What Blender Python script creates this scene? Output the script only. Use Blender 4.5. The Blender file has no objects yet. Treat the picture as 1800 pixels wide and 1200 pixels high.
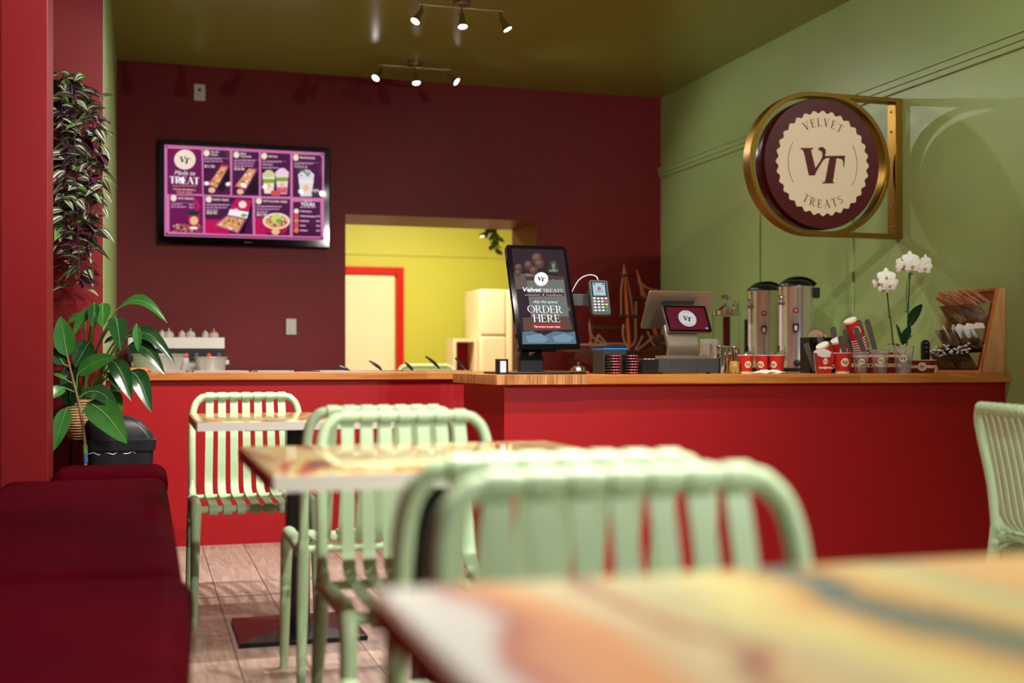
import bpy, bmesh, math, random
from mathutils import Vector, Matrix, geometry
random.seed(7)
C = bpy.context.scene.collection
PI = math.pi
def R(a): return math.radians(a)

# ------------------------------------------------------------------ camera
F, HZ, CX, HC, TH = 2115.0, 640.0, 900.0, 0.95, R(16.93)
sc = bpy.context.scene
cam_d = bpy.data.cameras.new('camera'); cam = bpy.data.objects.new('camera', cam_d); C.objects.link(cam)
cam_d.sensor_width = 36.0; cam_d.lens = 36.0*F/1800.0
cam_d.shift_y = (HZ-600.0)/1800.0
cam_d.clip_start = 0.05
cam.location = (0, 0, HC); cam.rotation_euler = (R(90), 0, -TH)
cam_d.dof.use_dof = True; cam_d.dof.focus_distance = 5.25; cam_d.dof.aperture_fstop = 1.75
sc.camera = cam
# ------------------------------------------------------------------ view + world
sc.view_settings.view_transform = 'Standard'; sc.view_settings.look = 'None'
sc.view_settings.gamma = 1.0; sc.view_settings.use_curve_mapping = False
sc.view_settings.exposure = 0.0
sc.cycles.max_bounces = 10; sc.cycles.transparent_max_bounces = 16
sc.cycles.sample_clamp_indirect = 4.0
world = bpy.data.worlds.new('dusk_sky'); sc.world = world; world.use_nodes = True
bg = world.node_tree.nodes['Background']; bg.inputs[0].default_value = (0.42, 0.55, 0.75, 1); bg.inputs[1].default_value = 1.3
SPOT_W = 38.0        # each ceiling bulb over the counter
DINE_W = 150.0        # each ceiling bulb over the seating
KITCHEN_W = 135.0    # warm kitchen tubes

def lin(c):
    c /= 255.0
    return c/12.92 if c <= 0.04045 else ((c+0.055)/1.055)**2.4
def rgb(r, g, b): return (lin(r), lin(g), lin(b), 1)
def dirD(px, Y):
    u = (px-CX)/F
    return Y/(math.cos(TH)-u*math.sin(TH)), u
def P(px, py, Y):
    """world point seen at photo pixel (px,py) standing at depth Y in the room"""
    D, u = dirD(px, Y)
    return Vector((D*(u*math.cos(TH)+math.sin(TH)), Y, HC+(HZ-py)/F*D))
def XA(px, Y): return P(px, HZ, Y).x

# ------------------------------------------------------------------ materials
MATS = {}
def mat(name, col, rough=0.5, metal=0.0, bump=0.0, bscale=40, coat=0.0, trans=0.0, emit=None, estr=1.0, ior=1.45, sheen=0.0, alpha=1.0, spec=0.5, vary=0.0, vscale=6, coat_r=0.05, stretch=None):
    if name in MATS: return MATS[name]
    m = bpy.data.materials.new(name); m.use_nodes = True
    nt = m.node_tree; b = nt.nodes['Principled BSDF']
    c = rgb(*col)
    b.inputs['Base Color'].default_value = c; b.inputs['Roughness'].default_value = rough
    b.inputs['Metallic'].default_value = metal; b.inputs['IOR'].default_value = ior
    b.inputs['Coat Weight'].default_value = coat; b.inputs['Coat Roughness'].default_value = coat_r
    b.inputs['Transmission Weight'].default_value = trans; b.inputs['Alpha'].default_value = alpha
    b.inputs['Specular IOR Level'].default_value = spec
    if sheen: b.inputs['Sheen Weight'].default_value = sheen; b.inputs['Sheen Roughness'].default_value = 0.4
    if emit: b.inputs['Emission Color'].default_value = rgb(*emit); b.inputs['Emission Strength'].default_value = estr
    if bump or vary:
        tc = nt.nodes.new('ShaderNodeTexCoord'); mp = nt.nodes.new('ShaderNodeMapping')
        if stretch: mp.inputs['Scale'].default_value = stretch
        nt.links.new(tc.outputs['Object'], mp.inputs[0])
    if bump:
        n = nt.nodes.new('ShaderNodeTexNoise'); n.inputs['Scale'].default_value = bscale; n.inputs['Detail'].default_value = 4
        bp = nt.nodes.new('ShaderNodeBump'); bp.inputs['Strength'].default_value = bump; bp.inputs['Distance'].default_value = 0.01
        nt.links.new(mp.outputs[0], n.inputs['Vector']); nt.links.new(n.outputs['Fac'], bp.inputs['Height']); nt.links.new(bp.outputs[0], b.inputs['Normal'])
    if vary:
        n = nt.nodes.new('ShaderNodeTexNoise'); n.inputs['Scale'].default_value = vscale; n.inputs['Detail'].default_value = 5
        r = nt.nodes.new('ShaderNodeValToRGB')
        r.color_ramp.elements[0].position = 0.3; r.color_ramp.elements[1].position = 0.7
        r.color_ramp.elements[0].color = (c[0]*(1-vary), c[1]*(1-vary), c[2]*(1-vary), 1)
        r.color_ramp.elements[1].color = (min(1, c[0]*(1+vary)), min(1, c[1]*(1+vary)), min(1, c[2]*(1+vary)), 1)
        nt.links.new(mp.outputs[0], n.inputs['Vector']); nt.links.new(n.outputs['Fac'], r.inputs[0]); nt.links.new(r.outputs[0], b.inputs['Base Color'])
    MATS[name] = m
    return m
def glow(name, col, s=1.0, rough=0.08):
    return mat(name, (4, 4, 4), rough, emit=col, estr=s)

def wood(name, c1, c2, axis='X', rough=0.4, coat=0.0, board=0.0, scale=1.0, cross=None):
    """procedural timber, grain along axis"""
    if name in MATS: return MATS[name]
    m = bpy.data.materials.new(name); m.use_nodes = True; nt = m.node_tree; b = nt.nodes['Principled BSDF']
    tc = nt.nodes.new('ShaderNodeTexCoord'); mp = nt.nodes.new('ShaderNodeMapping')
    s = {'X': (0.6, 9, 9), 'Y': (9, 0.6, 9), 'Z': (9, 9, 0.6)}[axis]
    mp.inputs['Scale'].default_value = tuple(v*scale for v in s)
    n = nt.nodes.new('ShaderNodeTexNoise'); n.inputs['Scale'].default_value = 2.2; n.inputs['Detail'].default_value = 8; n.inputs['Distortion'].default_value = 1.6
    r = nt.nodes.new('ShaderNodeValToRGB'); r.color_ramp.elements[0].position = 0.36; r.color_ramp.elements[1].position = 0.64
    r.color_ramp.elements[0].color = rgb(*c1); r.color_ramp.elements[1].color = rgb(*c2)
    nt.links.new(tc.outputs['Object'], mp.inputs[0]); nt.links.new(mp.outputs[0], n.inputs['Vector']); nt.links.new(n.outputs['Fac'], r.inputs[0])
    out = r.outputs[0]
    if board:
        mp2 = nt.nodes.new('ShaderNodeMapping'); nt.links.new(tc.outputs['Object'], mp2.inputs[0])
        mp2.inputs['Location'].default_value = (0.13, 0, 0)
        bk = nt.nodes.new('ShaderNodeTexBrick'); bk.inputs['Scale'].default_value = 1.0
        bk.inputs['Brick Width'].default_value = board; bk.inputs['Row Height'].default_value = 5.0
        bk.inputs['Mortar Size'].default_value = 0.0; bk.inputs['Color1'].default_value = (0.72, 0.62, 0.5, 1); bk.inputs['Color2'].default_value = (1, 1, 1, 1)
        mx = nt.nodes.new('ShaderNodeMix'); mx.data_type = 'RGBA'; mx.blend_type = 'MULTIPLY'; mx.inputs[0].default_value = 1.0
        nt.links.new(mp2.outputs[0], bk.inputs['Vector']); nt.links.new(out, mx.inputs[6]); nt.links.new(bk.outputs['Color'], mx.inputs[7]); out = mx.outputs[2]
    nt.links.new(out, b.inputs['Base Color'])
    b.inputs['Roughness'].default_value = rough; b.inputs['Coat Weight'].default_value = coat; b.inputs['Coat Roughness'].default_value = 0.03
    MATS[name] = m
    return m

def swirl(name, rot, off, cr_=0.03, scl=(0.7, 3.6, 1)):
    """resin tabletop: long coloured streaks under a mirror-smooth coat"""
    m = bpy.data.materials.new(name); m.use_nodes = True; nt = m.node_tree; b = nt.nodes['Principled BSDF']
    tc = nt.nodes.new('ShaderNodeTexCoord'); mp = nt.nodes.new('ShaderNodeMapping')
    mp.inputs['Rotation'].default_value = (0, 0, R(rot)); mp.inputs['Scale'].default_value = scl; mp.inputs['Location'].default_value = off
    n = nt.nodes.new('ShaderNodeTexNoise'); n.inputs['Scale'].default_value = 1.7; n.inputs['Detail'].default_value = 5; n.inputs['Distortion'].default_value = 0.7
    r = nt.nodes.new('ShaderNodeValToRGB'); cr = r.color_ramp
    st = [(0.30, (50, 84, 84)), (0.36, (96, 116, 100)), (0.395, (150, 52, 46)), (0.43, (186, 112, 84)), (0.46, (218, 148, 78)), (0.495, (226, 212, 132)), (0.54, (204, 198, 156)), (0.575, (226, 178, 98)), (0.605, (190, 82, 52)), (0.64, (216, 200, 140)), (0.70, (120, 50, 44))]
    cr.elements[0].position = st[0][0]; cr.elements[0].color = rgb(*st[0][1]); cr.elements[1].position = st[-1][0]; cr.elements[1].color = rgb(*st[-1][1])
    for p, c in st[1:-1]: e = cr.elements.new(p); e.color = rgb(*c)
    nt.links.new(tc.outputs['Object'], mp.inputs[0]); nt.links.new(mp.outputs[0], n.inputs['Vector']); nt.links.new(n.outputs['Fac'], r.inputs[0]); nt.links.new(r.outputs[0], b.inputs['Base Color'])
    b.inputs['Roughness'].default_value = 0.3; b.inputs['Coat Weight'].default_value = 0.7; b.inputs['Coat Roughness'].default_value = cr_
    return m

def poured_top(name, stops, reach, cr_):
    """poured resin: bands of colour side by side across the table, wandering along it"""
    m = bpy.data.materials.new(name); m.use_nodes = True; nt = m.node_tree; b = nt.nodes['Principled BSDF']
    tc = nt.nodes.new('ShaderNodeTexCoord'); mp = nt.nodes.new('ShaderNodeMapping'); mp.inputs['Scale'].default_value = (5, 2.2, 1); mp.inputs['Rotation'].default_value = (0, 0, R(-6))
    n = nt.nodes.new('ShaderNodeTexNoise'); n.inputs['Scale'].default_value = 1.6; n.inputs['Detail'].default_value = 4; n.inputs['Distortion'].default_value = 0.8
    sx = nt.nodes.new('ShaderNodeSeparateXYZ'); nt.links.new(tc.outputs['Object'], sx.inputs[0]); nt.links.new(tc.outputs['Object'], mp.inputs[0]); nt.links.new(mp.outputs[0], n.inputs['Vector'])
    a1 = nt.nodes.new('ShaderNodeMath'); a1.operation = 'MULTIPLY_ADD'; a1.inputs[1].default_value = 1.0/reach; a1.inputs[2].default_value = 0.6/reach-0.14; nt.links.new(sx.outputs[0], a1.inputs[0])
    a2 = nt.nodes.new('ShaderNodeMath'); a2.operation = 'MULTIPLY_ADD'; a2.inputs[1].default_value = 0.28; nt.links.new(n.outputs['Fac'], a2.inputs[0]); nt.links.new(a1.outputs[0], a2.inputs[2])
    r = nt.nodes.new('ShaderNodeValToRGB'); cr = r.color_ramp
    cr.elements[0].position = stops[0][0]; cr.elements[0].color = rgb(*stops[0][1]); cr.elements[1].position = stops[-1][0]; cr.elements[1].color = rgb(*stops[-1][1])
    for p, c in stops[1:-1]: e = cr.elements.new(p); e.color = rgb(*c)
    nt.links.new(a2.outputs[0], r.inputs[0]); nt.links.new(r.outputs[0], b.inputs['Base Color'])
    b.inputs['Roughness'].default_value = 0.3; b.inputs['Coat Weight'].default_value = 0.6; b.inputs['Coat Roughness'].default_value = cr_
    return m
NEAR = [(0.0, (200, 200, 196)), (0.07, (204, 200, 190)), (0.10, (168, 84, 72)), (0.14, (196, 128, 90)), (0.20, (206, 138, 76)), (0.25, (196, 172, 132)), (0.30, (200, 184, 138)), (0.34, (140, 54, 52)), (0.365, (196, 168, 118)), (0.42, (180, 170, 128)), (0.48, (204, 192, 120)), (0.56, (206, 184, 116)), (0.63, (196, 142, 76)), (0.68, (80, 106, 96)), (0.72, (56, 84, 80)), (0.76, (182, 140, 84)), (0.84, (186, 172, 116)), (0.92, (158, 154, 112)), (1.0, (184, 146, 96))]

def floor_mat():
    m = bpy.data.materials.new('vinyl_planks'); m.use_nodes = True; nt = m.node_tree; b = nt.nodes['Principled BSDF']
    tc = nt.nodes.new('ShaderNodeTexCoord'); mp = nt.nodes.new('ShaderNodeMapping'); mp.inputs['Rotation'].default_value = (0, 0, R(90)); mp.inputs['Location'].default_value = (0.2, 0.138, 0)
    bk = nt.nodes.new('ShaderNodeTexBrick'); bk.inputs['Scale'].default_value = 1; bk.inputs['Brick Width'].default_value = 1.3; bk.inputs['Row Height'].default_value = 0.21
    bk.inputs['Mortar Size'].default_value = 0.0022; bk.inputs['Mortar Smooth'].default_value = 0.0; bk.offset = 0.37
    bk.inputs['Color1'].default_value = rgb(196, 172, 158); bk.inputs['Color2'].default_value = rgb(180, 154, 138); bk.inputs['Mortar'].default_value = rgb(96, 76, 66)
    nt.links.new(tc.outputs['Object'], mp.inputs[0]); nt.links.new(mp.outputs[0], bk.inputs['Vector'])
    m2 = nt.nodes.new('ShaderNodeMapping'); m2.inputs['Scale'].default_value = (14, 1.2, 1); nt.links.new(tc.outputs['Object'], m2.inputs[0])
    n = nt.nodes.new('ShaderNodeTexNoise'); n.inputs['Scale'].default_value = 1.5; n.inputs['Detail'].default_value = 8; n.inputs['Distortion'].default_value = 2.5; nt.links.new(m2.outputs[0], n.inputs['Vector'])
    r = nt.nodes.new('ShaderNodeValToRGB'); r.color_ramp.elements[0].position = 0.3; r.color_ramp.elements[1].position = 0.65; r.color_ramp.elements[0].color = (0.66, 0.60, 0.56, 1); r.color_ramp.elements[1].color = (1, 1, 1, 1)
    nt.links.new(n.outputs['Fac'], r.inputs[0])
    mx = nt.nodes.new('ShaderNodeMix'); mx.data_type = 'RGBA'; mx.blend_type = 'MULTIPLY'; mx.inputs[0].default_value = 1
    nt.links.new(bk.outputs['Color'], mx.inputs[6]); nt.links.new(r.outputs[0], mx.inputs[7]); nt.links.new(mx.outputs[2], b.inputs['Base Color'])
    b.inputs['Roughness'].default_value = 0.42
    return m

red = mat('red_wall_paint', (116, 14, 20), 0.48, spec=0.35, bump=0.04, bscale=60, vary=0.06, vscale=3)
red_counter = mat('red_counter_paint', (158, 12, 20), 0.45, spec=0.35, bump=0.02, bscale=80)
green = mat('green_wall_paint', (160, 186, 118), 0.38, bump=0.06, bscale=30, vary=0.04, vscale=2)
green_ceil = mat('green_paint_ceiling_shade', (140, 144, 66), 0.24, bump=0.02, bscale=18)  # same green as the walls, the ceiling's dim olive shade put into the colour
yellow = mat('green_paint_warm_lit', (196, 196, 74), 0.5)  # the green wall paint, yellowed to carry the warm kitchen light
red_trim = mat('bright_red_gloss', (196, 26, 20), 0.3)
cream = mat('cream_paint', (238, 222, 190), 0.45)
white_p = mat('white_plastic', (205, 202, 196), 0.35)
black_p = mat('black_plastic', (16, 16, 18), 0.35)
black_m = mat('matt_black_metal', (20, 20, 22), 0.3, metal=0.3)
bin_p = mat('bin_plastic', (26, 28, 32), 0.42, bump=0.05, bscale=200)
gloss_black = mat('gloss_black', (6, 6, 8), 0.06)
dark_grey = mat('dark_grey_plastic', (58, 60, 58), 0.4)
taupe = mat('taupe_metal', (150, 138, 124), 0.32, metal=0.7)
steel = mat('brushed_steel', (226, 220, 212), 0.2, metal=0.85, bump=0.02, bscale=60, stretch=(60, 60, 0.6))
bright_steel = mat('bright_satin_steel', (222, 214, 204), 0.36, metal=0.55)
chrome = mat('chrome', (225, 225, 228), 0.07, metal=1.0)
nickel = mat('satin_nickel', (176, 160, 140), 0.25, metal=1.0)
gold = mat('brushed_gold', (142, 106, 40), 0.36, metal=1.0)
sage = mat('sage_polypropylene', (184, 212, 168), 0.42)
velvet = mat('burgundy_velvet', (60, 0, 9), 0.85, sheen=0.0, bump=0.12, bscale=7, spec=0.03, vary=0.12, vscale=3)
maroon = mat('maroon_gloss', (74, 14, 24), 0.22)
seal_m = mat('cream_sign_face', (226, 206, 176), 0.5)
logo_m = mat('dark_maroon_ink', (84, 18, 24), 0.5)
ink = mat('black_ink', (34, 28, 26), 0.5)
paper = mat('white_paper', (236, 232, 222), 0.6)
cup_red = mat('red_card', (196, 40, 30), 0.45)
maroon_card = mat('maroon_card', (128, 22, 34), 0.45)
cream_card = mat('cream_card', (238, 218, 176), 0.5)
clear = mat('clear_plastic', (250, 246, 246), 0.05, trans=0.9, ior=1.4)
acrylic = mat('clear_acrylic', (240, 246, 246), 0.03, trans=1.0, ior=1.3)
worktop = wood('golden_pine_worktop', (196, 112, 38), (230, 160, 78), 'X', 0.35, 0.4, board=0.9)
endgrain = wood('end_grain_blocks', (150, 84, 36), (206, 148, 84), 'Z', 0.4, 0.3, scale=2.2)
pale_wood = wood('pale_pine', (200, 140, 84), (222, 170, 112), 'Z', 0.5, scale=1.6)
orange_wood = wood('orange_oak', (186, 98, 46), (214, 132, 70), 'Z', 0.45)
ship_wood = wood('model_ship_timber', (52, 24, 14), (104, 50, 26), 'X', 0.5, scale=3)
ship_dark = mat('dark_ship_timber', (62, 36, 28), 0.5)
rope = mat('tan_rope', (176, 140, 118), 0.8)
basket_m = mat('woven_seagrass', (186, 150, 104), 0.8, bump=0.6, bscale=60, vary=0.25, vscale=30, stretch=(1, 1, 6))
leaf_m = mat('glossy_leaf', (44, 96, 36), 0.3, vary=0.3, vscale=9)
leaf_d = mat('dark_glossy_leaf', (26, 62, 30), 0.22, vary=0.25, vscale=12)
leaf_rib = mat('pale_leaf_rib', (120, 160, 84), 0.4)
stem_m = mat('green_stem', (84, 122, 50), 0.5)
bark = mat('brown_bark', (120, 92, 60), 0.7, vary=0.3, vscale=30)
soil = mat('potting_soil', (44, 30, 22), 0.9)
trad_g = mat('tradescantia_green', (74, 92, 52), 0.35, vary=0.3, vscale=14)
trad_s = mat('tradescantia_silver', (176, 186, 160), 0.35)
trad_p = mat('tradescantia_purple', (74, 30, 58), 0.4, vary=0.35, vscale=14)
blue_tape = mat('blue_tape', (40, 90, 130), 0.5)
petal = mat('white_petal', (240, 238, 226), 0.55)
petal_y = mat('yellow_throat', (214, 156, 50), 0.6)
paddle_m = mat('grey_brown_paddle', (84, 78, 68), 0.5)
straw_m = mat('black_straw', (22, 20, 20), 0.4)

# ------------------------------------------------------------------ mesh builder
class MB:
    def __init__(s): s.v = []; s.f = []; s.mi = []; s.m = []; s.M = Matrix.Identity(4)
    def idx(s, m):
        if m not in s.m: s.m.append(m)
        return s.m.index(m)
    def add(s, vs, fs, m, M=None):
        T = s.M if M is None else s.M @ M
        o = len(s.v); s.v += [T @ Vector(v) for v in vs]; k = s.idx(m)
        for f in fs: s.f.append([o+i for i in f]); s.mi.append(k)
    def box(s, x0, x1, y0, y1, z0, z1, m, M=None):
        vs = [(x, y, z) for x in (x0, x1) for y in (y0, y1) for z in (z0, z1)]
        s.add(vs, [(0, 1, 3, 2), (4, 6, 7, 5), (0, 4, 5, 1), (2, 3, 7, 6), (0, 2, 6, 4), (1, 5, 7, 3)], m, M)
    def prism(s, pts, d, m, M=None, mside=None):
        """2D outline in the local xy plane, from z=0 to z=d"""
        tri = geometry.tessellate_polygon([[Vector((p[0], p[1], 0)) for p in pts]])
        n = len(pts); vs = [(p[0], p[1], 0) for p in pts]+[(p[0], p[1], d) for p in pts]
        s.add(vs, [tuple(reversed(t)) for t in tri]+[tuple(i+n for i in t) for t in tri], m, M)
        s.add(vs, [(i, (i+1) % n, (i+1) % n+n, i+n) for i in range(n)], mside or m, M)
    def flat(s, pts, m, M=None, z=0.0):
        tri = geometry.tessellate_polygon([[Vector((p[0], p[1], 0)) for p in pts]])
        s.add([(p[0], p[1], z) for p in pts], [tuple(t) for t in tri], m, M)
    def lathe(s, prof, m, M=None, seg=24, cap=True, a0=0.0, a1=2*PI):
        full = abs(a1-a0-2*PI) < 1e-6; n = seg if full else seg+1
        vs = []
        for r, z in prof:
            for i in range(n):
                a = a0+(a1-a0)*i/seg; vs.append((r*math.cos(a), r*math.sin(a), z))
        fs = []
        for j in range(len(prof)-1):
            for i in range(seg if not full else n):
                k = (i+1) % n
                fs.append((j*n+i, j*n+k, (j+1)*n+k, (j+1)*n+i))
        if cap and full:
            if prof[0][0] > 1e-5: fs.append(tuple(reversed(range(n))))
            if prof[-1][0] > 1e-5: fs.append(tuple((len(prof)-1)*n+i for i in range(n)))
        s.add(vs, fs, m, M)
    def tube(s, path, r, m, seg=10, closed=False, cap=True, M=None, sx=1.0):
        P_ = [Vector(p) for p in path]; n = len(P_); rr = r if isinstance(r, (list, tuple)) else [r]*n
        up = None; vs = []
        for i in range(n):
            a = P_[(i-1) % n] if (closed or i > 0) else P_[i]; b = P_[(i+1) % n] if (closed or i < n-1) else P_[i]
            t = (b-a).normalized()
            if up is None:
                up = t.orthogonal().normalized()
            up = (up-t*up.dot(t)); up = up.normalized() if up.length > 1e-6 else t.orthogonal().normalized()
            w = t.cross(up)
            for k in range(seg):
                q = 2*PI*k/seg; vs.append(P_[i]+rr[i]*(math.cos(q)*up+math.sin(q)*w*sx))
        fs = []
        for i in range(n if closed else n-1):
            j = (i+1) % n
            for k in range(seg): l = (k+1) % seg; fs.append((i*seg+k, i*seg+l, j*seg+l, j*seg+k))
        if cap and not closed: fs += [tuple(reversed(range(seg))), tuple((n-1)*seg+k for k in range(seg))]
        s.add(vs, fs, m, M)
    def ribbon(s, path, side, w, t, m, M=None):
        """flat strap of width w, thickness t along path; side = width direction"""
        P_ = [Vector(p) for p in path]; side = Vector(side).normalized(); vs = []; n = len(P_)
        for i in range(n):
            tt = (P_[min(n-1, i+1)]-P_[max(0, i-1)]).normalized(); nn = tt.cross(side).normalized()
            for a, b in ((-1, -1), (1, -1), (1, 1), (-1, 1)): vs.append(P_[i]+side*a*w/2+nn*b*t/2)
        fs = [(i*4+k, i*4+(k+1) % 4, i*4+4+(k+1) % 4, i*4+4+k) for i in range(n-1) for k in range(4)]
        fs += [(3, 2, 1, 0), tuple(4*(n-1)+k for k in range(4))]
        s.add(vs, fs, m, M)
    def disc(s, r, m, M=None, z=0.0, seg=28, rx=None, cx=0.0, cy=0.0):
        s.flat([(cx+(rx or r)*math.cos(2*PI*i/seg), cy+r*math.sin(2*PI*i/seg)) for i in range(seg)], m, M, z)
    def ring(s, r0, r1, m, M=None, z=0.0, seg=40, a0=0, a1=2*PI, k=1.0):
        vs = []; n = seg+1
        for r in (r0, r1):
            for i in range(n): a = a0+(a1-a0)*i/seg; vs.append((r*math.cos(a)*k, r*math.sin(a), z))
        s.add(vs, [(i, i+1, n+i+1, n+i) for i in range(seg)], m, M)
    def build(s, name, parent=None, bevel=0.0, seg=2, smooth=0.7, loc=None, rotz=None, sub=0, label=None):
        me = bpy.data.meshes.new(name); me.from_pydata([tuple(v) for v in s.v], [], s.f); me.validate()
        for m in s.m: me.materials.append(m)
        if len(me.polygons) == len(s.mi): me.polygons.foreach_set('material_index', s.mi)
        bm = bmesh.new(); bm.from_mesh(me)
        bmesh.ops.recalc_face_normals(bm, faces=bm.faces)
        for f in bm.faces: f.smooth = smooth > 0
        bm.to_mesh(me); bm.free()
        if smooth > 0: me.set_sharp_from_angle(angle=smooth)
        o = bpy.data.objects.new(name, me); C.objects.link(o)
        if parent: o.parent = parent
        if loc is not None: o.location = loc
        if rotz is not None: o.rotation_euler = (0, 0, rotz)
        if bevel:
            b = o.modifiers.new('bevel', 'BEVEL'); b.width = bevel; b.segments = seg; b.limit_method = 'ANGLE'; b.angle_limit = R(40)
        if sub:
            q = o.modifiers.new('sub', 'SUBSURF'); q.levels = q.render_levels = sub
        if label: o['label'] = label
        return o

def T(x=0, y=0, z=0): return Matrix.Translation((x, y, z))
def RX(a): return Matrix.Rotation(a, 4, 'X')
def RY(a): return Matrix.Rotation(a, 4, 'Y')
def RZ(a): return Matrix.Rotation(a, 4, 'Z')
def frame(x, y, z, o=(0, 0, 0)):
    M = Matrix.Identity(4)
    for i in range(3): M[i][0] = x[i]; M[i][1] = y[i]; M[i][2] = z[i]; M[i][3] = o[i]
    return M
FRONT = frame((1, 0, 0), (0, 0, 1), (0, -1, 0))        # local xy plane upright, facing -Y
def thing(name, label, cat, loc=(0, 0, 0), rotz=0, group=None, kind=None):
    o = bpy.data.objects.new(name, None); C.objects.link(o); o.empty_display_size = 0.05
    o.location = loc; o.rotation_euler = (0, 0, rotz)
    return tag(o, label, cat, group, kind)
def tag(o, label=None, cat=None, group=None, kind=None):
    if label: o['label'] = label
    if cat: o['category'] = cat
    if group: o['group'] = group
    if kind: o['kind'] = kind
    return o
def struct(o, label=None, cat=None):
    o['kind'] = 'structure'
    return tag(o, label, cat)
def dup(root, loc, rotz=None, label=None, rot=None):
    r = root.copy(); C.objects.link(r); r.location = loc
    if rotz is not None: r.rotation_euler = (0, 0, rotz)
    if rot is not None: r.rotation_euler = rot
    if label: r['label'] = label
    for ch in list(root.children):
        c = ch.copy(); C.objects.link(c); c.parent = r
        for g in ch.children:
            d = g.copy(); C.objects.link(d); d.parent = c
    return r
def arcpts(cx, cy, rx, ry, a0, a1, n=12):
    return [(cx+rx*math.cos(R(a0+(a1-a0)*i/n)), cy+ry*math.sin(R(a0+(a1-a0)*i/n))) for i in range(n+1)]
def smooth_path(pts, n=6):
    """Catmull-Rom through the points"""
    Q = [Vector(p) for p in pts]; Q = [2*Q[0]-Q[1]]+Q+[2*Q[-1]-Q[-2]]; out = []
    for i in range(1, len(Q)-2):
        a, b, c, d = Q[i-1:i+3]
        for k in range(n):
            t = k/n
            out.append(0.5*((2*b)+(c-a)*t+(2*a-5*b+4*c-d)*t*t+(3*b-a-3*c+d)*t**3))
    out.append(Q[-2]); return out

# ------------------------------------------------------------------ lettering
_fc = {}
def font_poly(s, bold=0.0, shear=0.0):
    k = (s, bold, shear)
    if k in _fc: return _fc[k]
    cu = bpy.data.curves.new('t', 'FONT'); cu.body = s; cu.size = 1; cu.offset = bold; cu.shear = shear; cu.align_x = 'CENTER'; cu.resolution_u = 3
    ob = bpy.data.objects.new('t', cu); C.objects.link(ob)
    dg = bpy.context.evaluated_depsgraph_get(); dg.update()
    me = bpy.data.meshes.new_from_object(ob.evaluated_get(dg))
    vs = [tuple(v.co) for v in me.vertices]; fs = [tuple(p.vertices) for p in me.polygons]
    bpy.data.objects.remove(ob); bpy.data.meshes.remove(me); bpy.data.curves.remove(cu)
    _fc[k] = (vs, fs); return _fc[k]
def text(mb, s, x, y, h, m, M=None, z=0.0, bold=0.0, shear=0.0, w=None):
    """centred at x, baseline y, cap height about h; w = full width to fit"""
    vs, fs = font_poly(s, bold, shear); k = h/0.72; kx = k
    if w:
        xs = [v[0] for v in vs]; kx = w/(max(xs)-min(xs))
    mb.add([(x+v[0]*kx, y+v[1]*k, z) for v in vs], fs, m, M)
def quad(x0, y0, x1, y1, w):
    """a slanted stem: horizontal width w"""
    return [(x0-w/2, y0), (x0+w/2, y0), (x1+w/2, y1), (x1-w/2, y1)]
def hbar(x0, x1, y, t=0.05): return [(x0, y), (x1, y), (x1, y+t), (x0, y+t)]
def arcband(cx, cy, rx, ry, a0, a1, tk, tn, n=14):
    """stroke along an arc, thick (tk) where it runs vertical and thin (tn) where horizontal"""
    out = []
    def pt(a, s):
        w = tn+(tk-tn)*abs(math.cos(a)); return (cx+(rx+s*w/2)*math.cos(a), cy+(ry+s*w/2*0.6)*math.sin(a))
    for i in range(n):
        a, b = R(a0+(a1-a0)*i/n), R(a0+(a1-a0)*(i+1)/n)
        out.append([pt(a, -1), pt(a, 1), pt(b, 1), pt(b, -1)])
    return out
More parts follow.
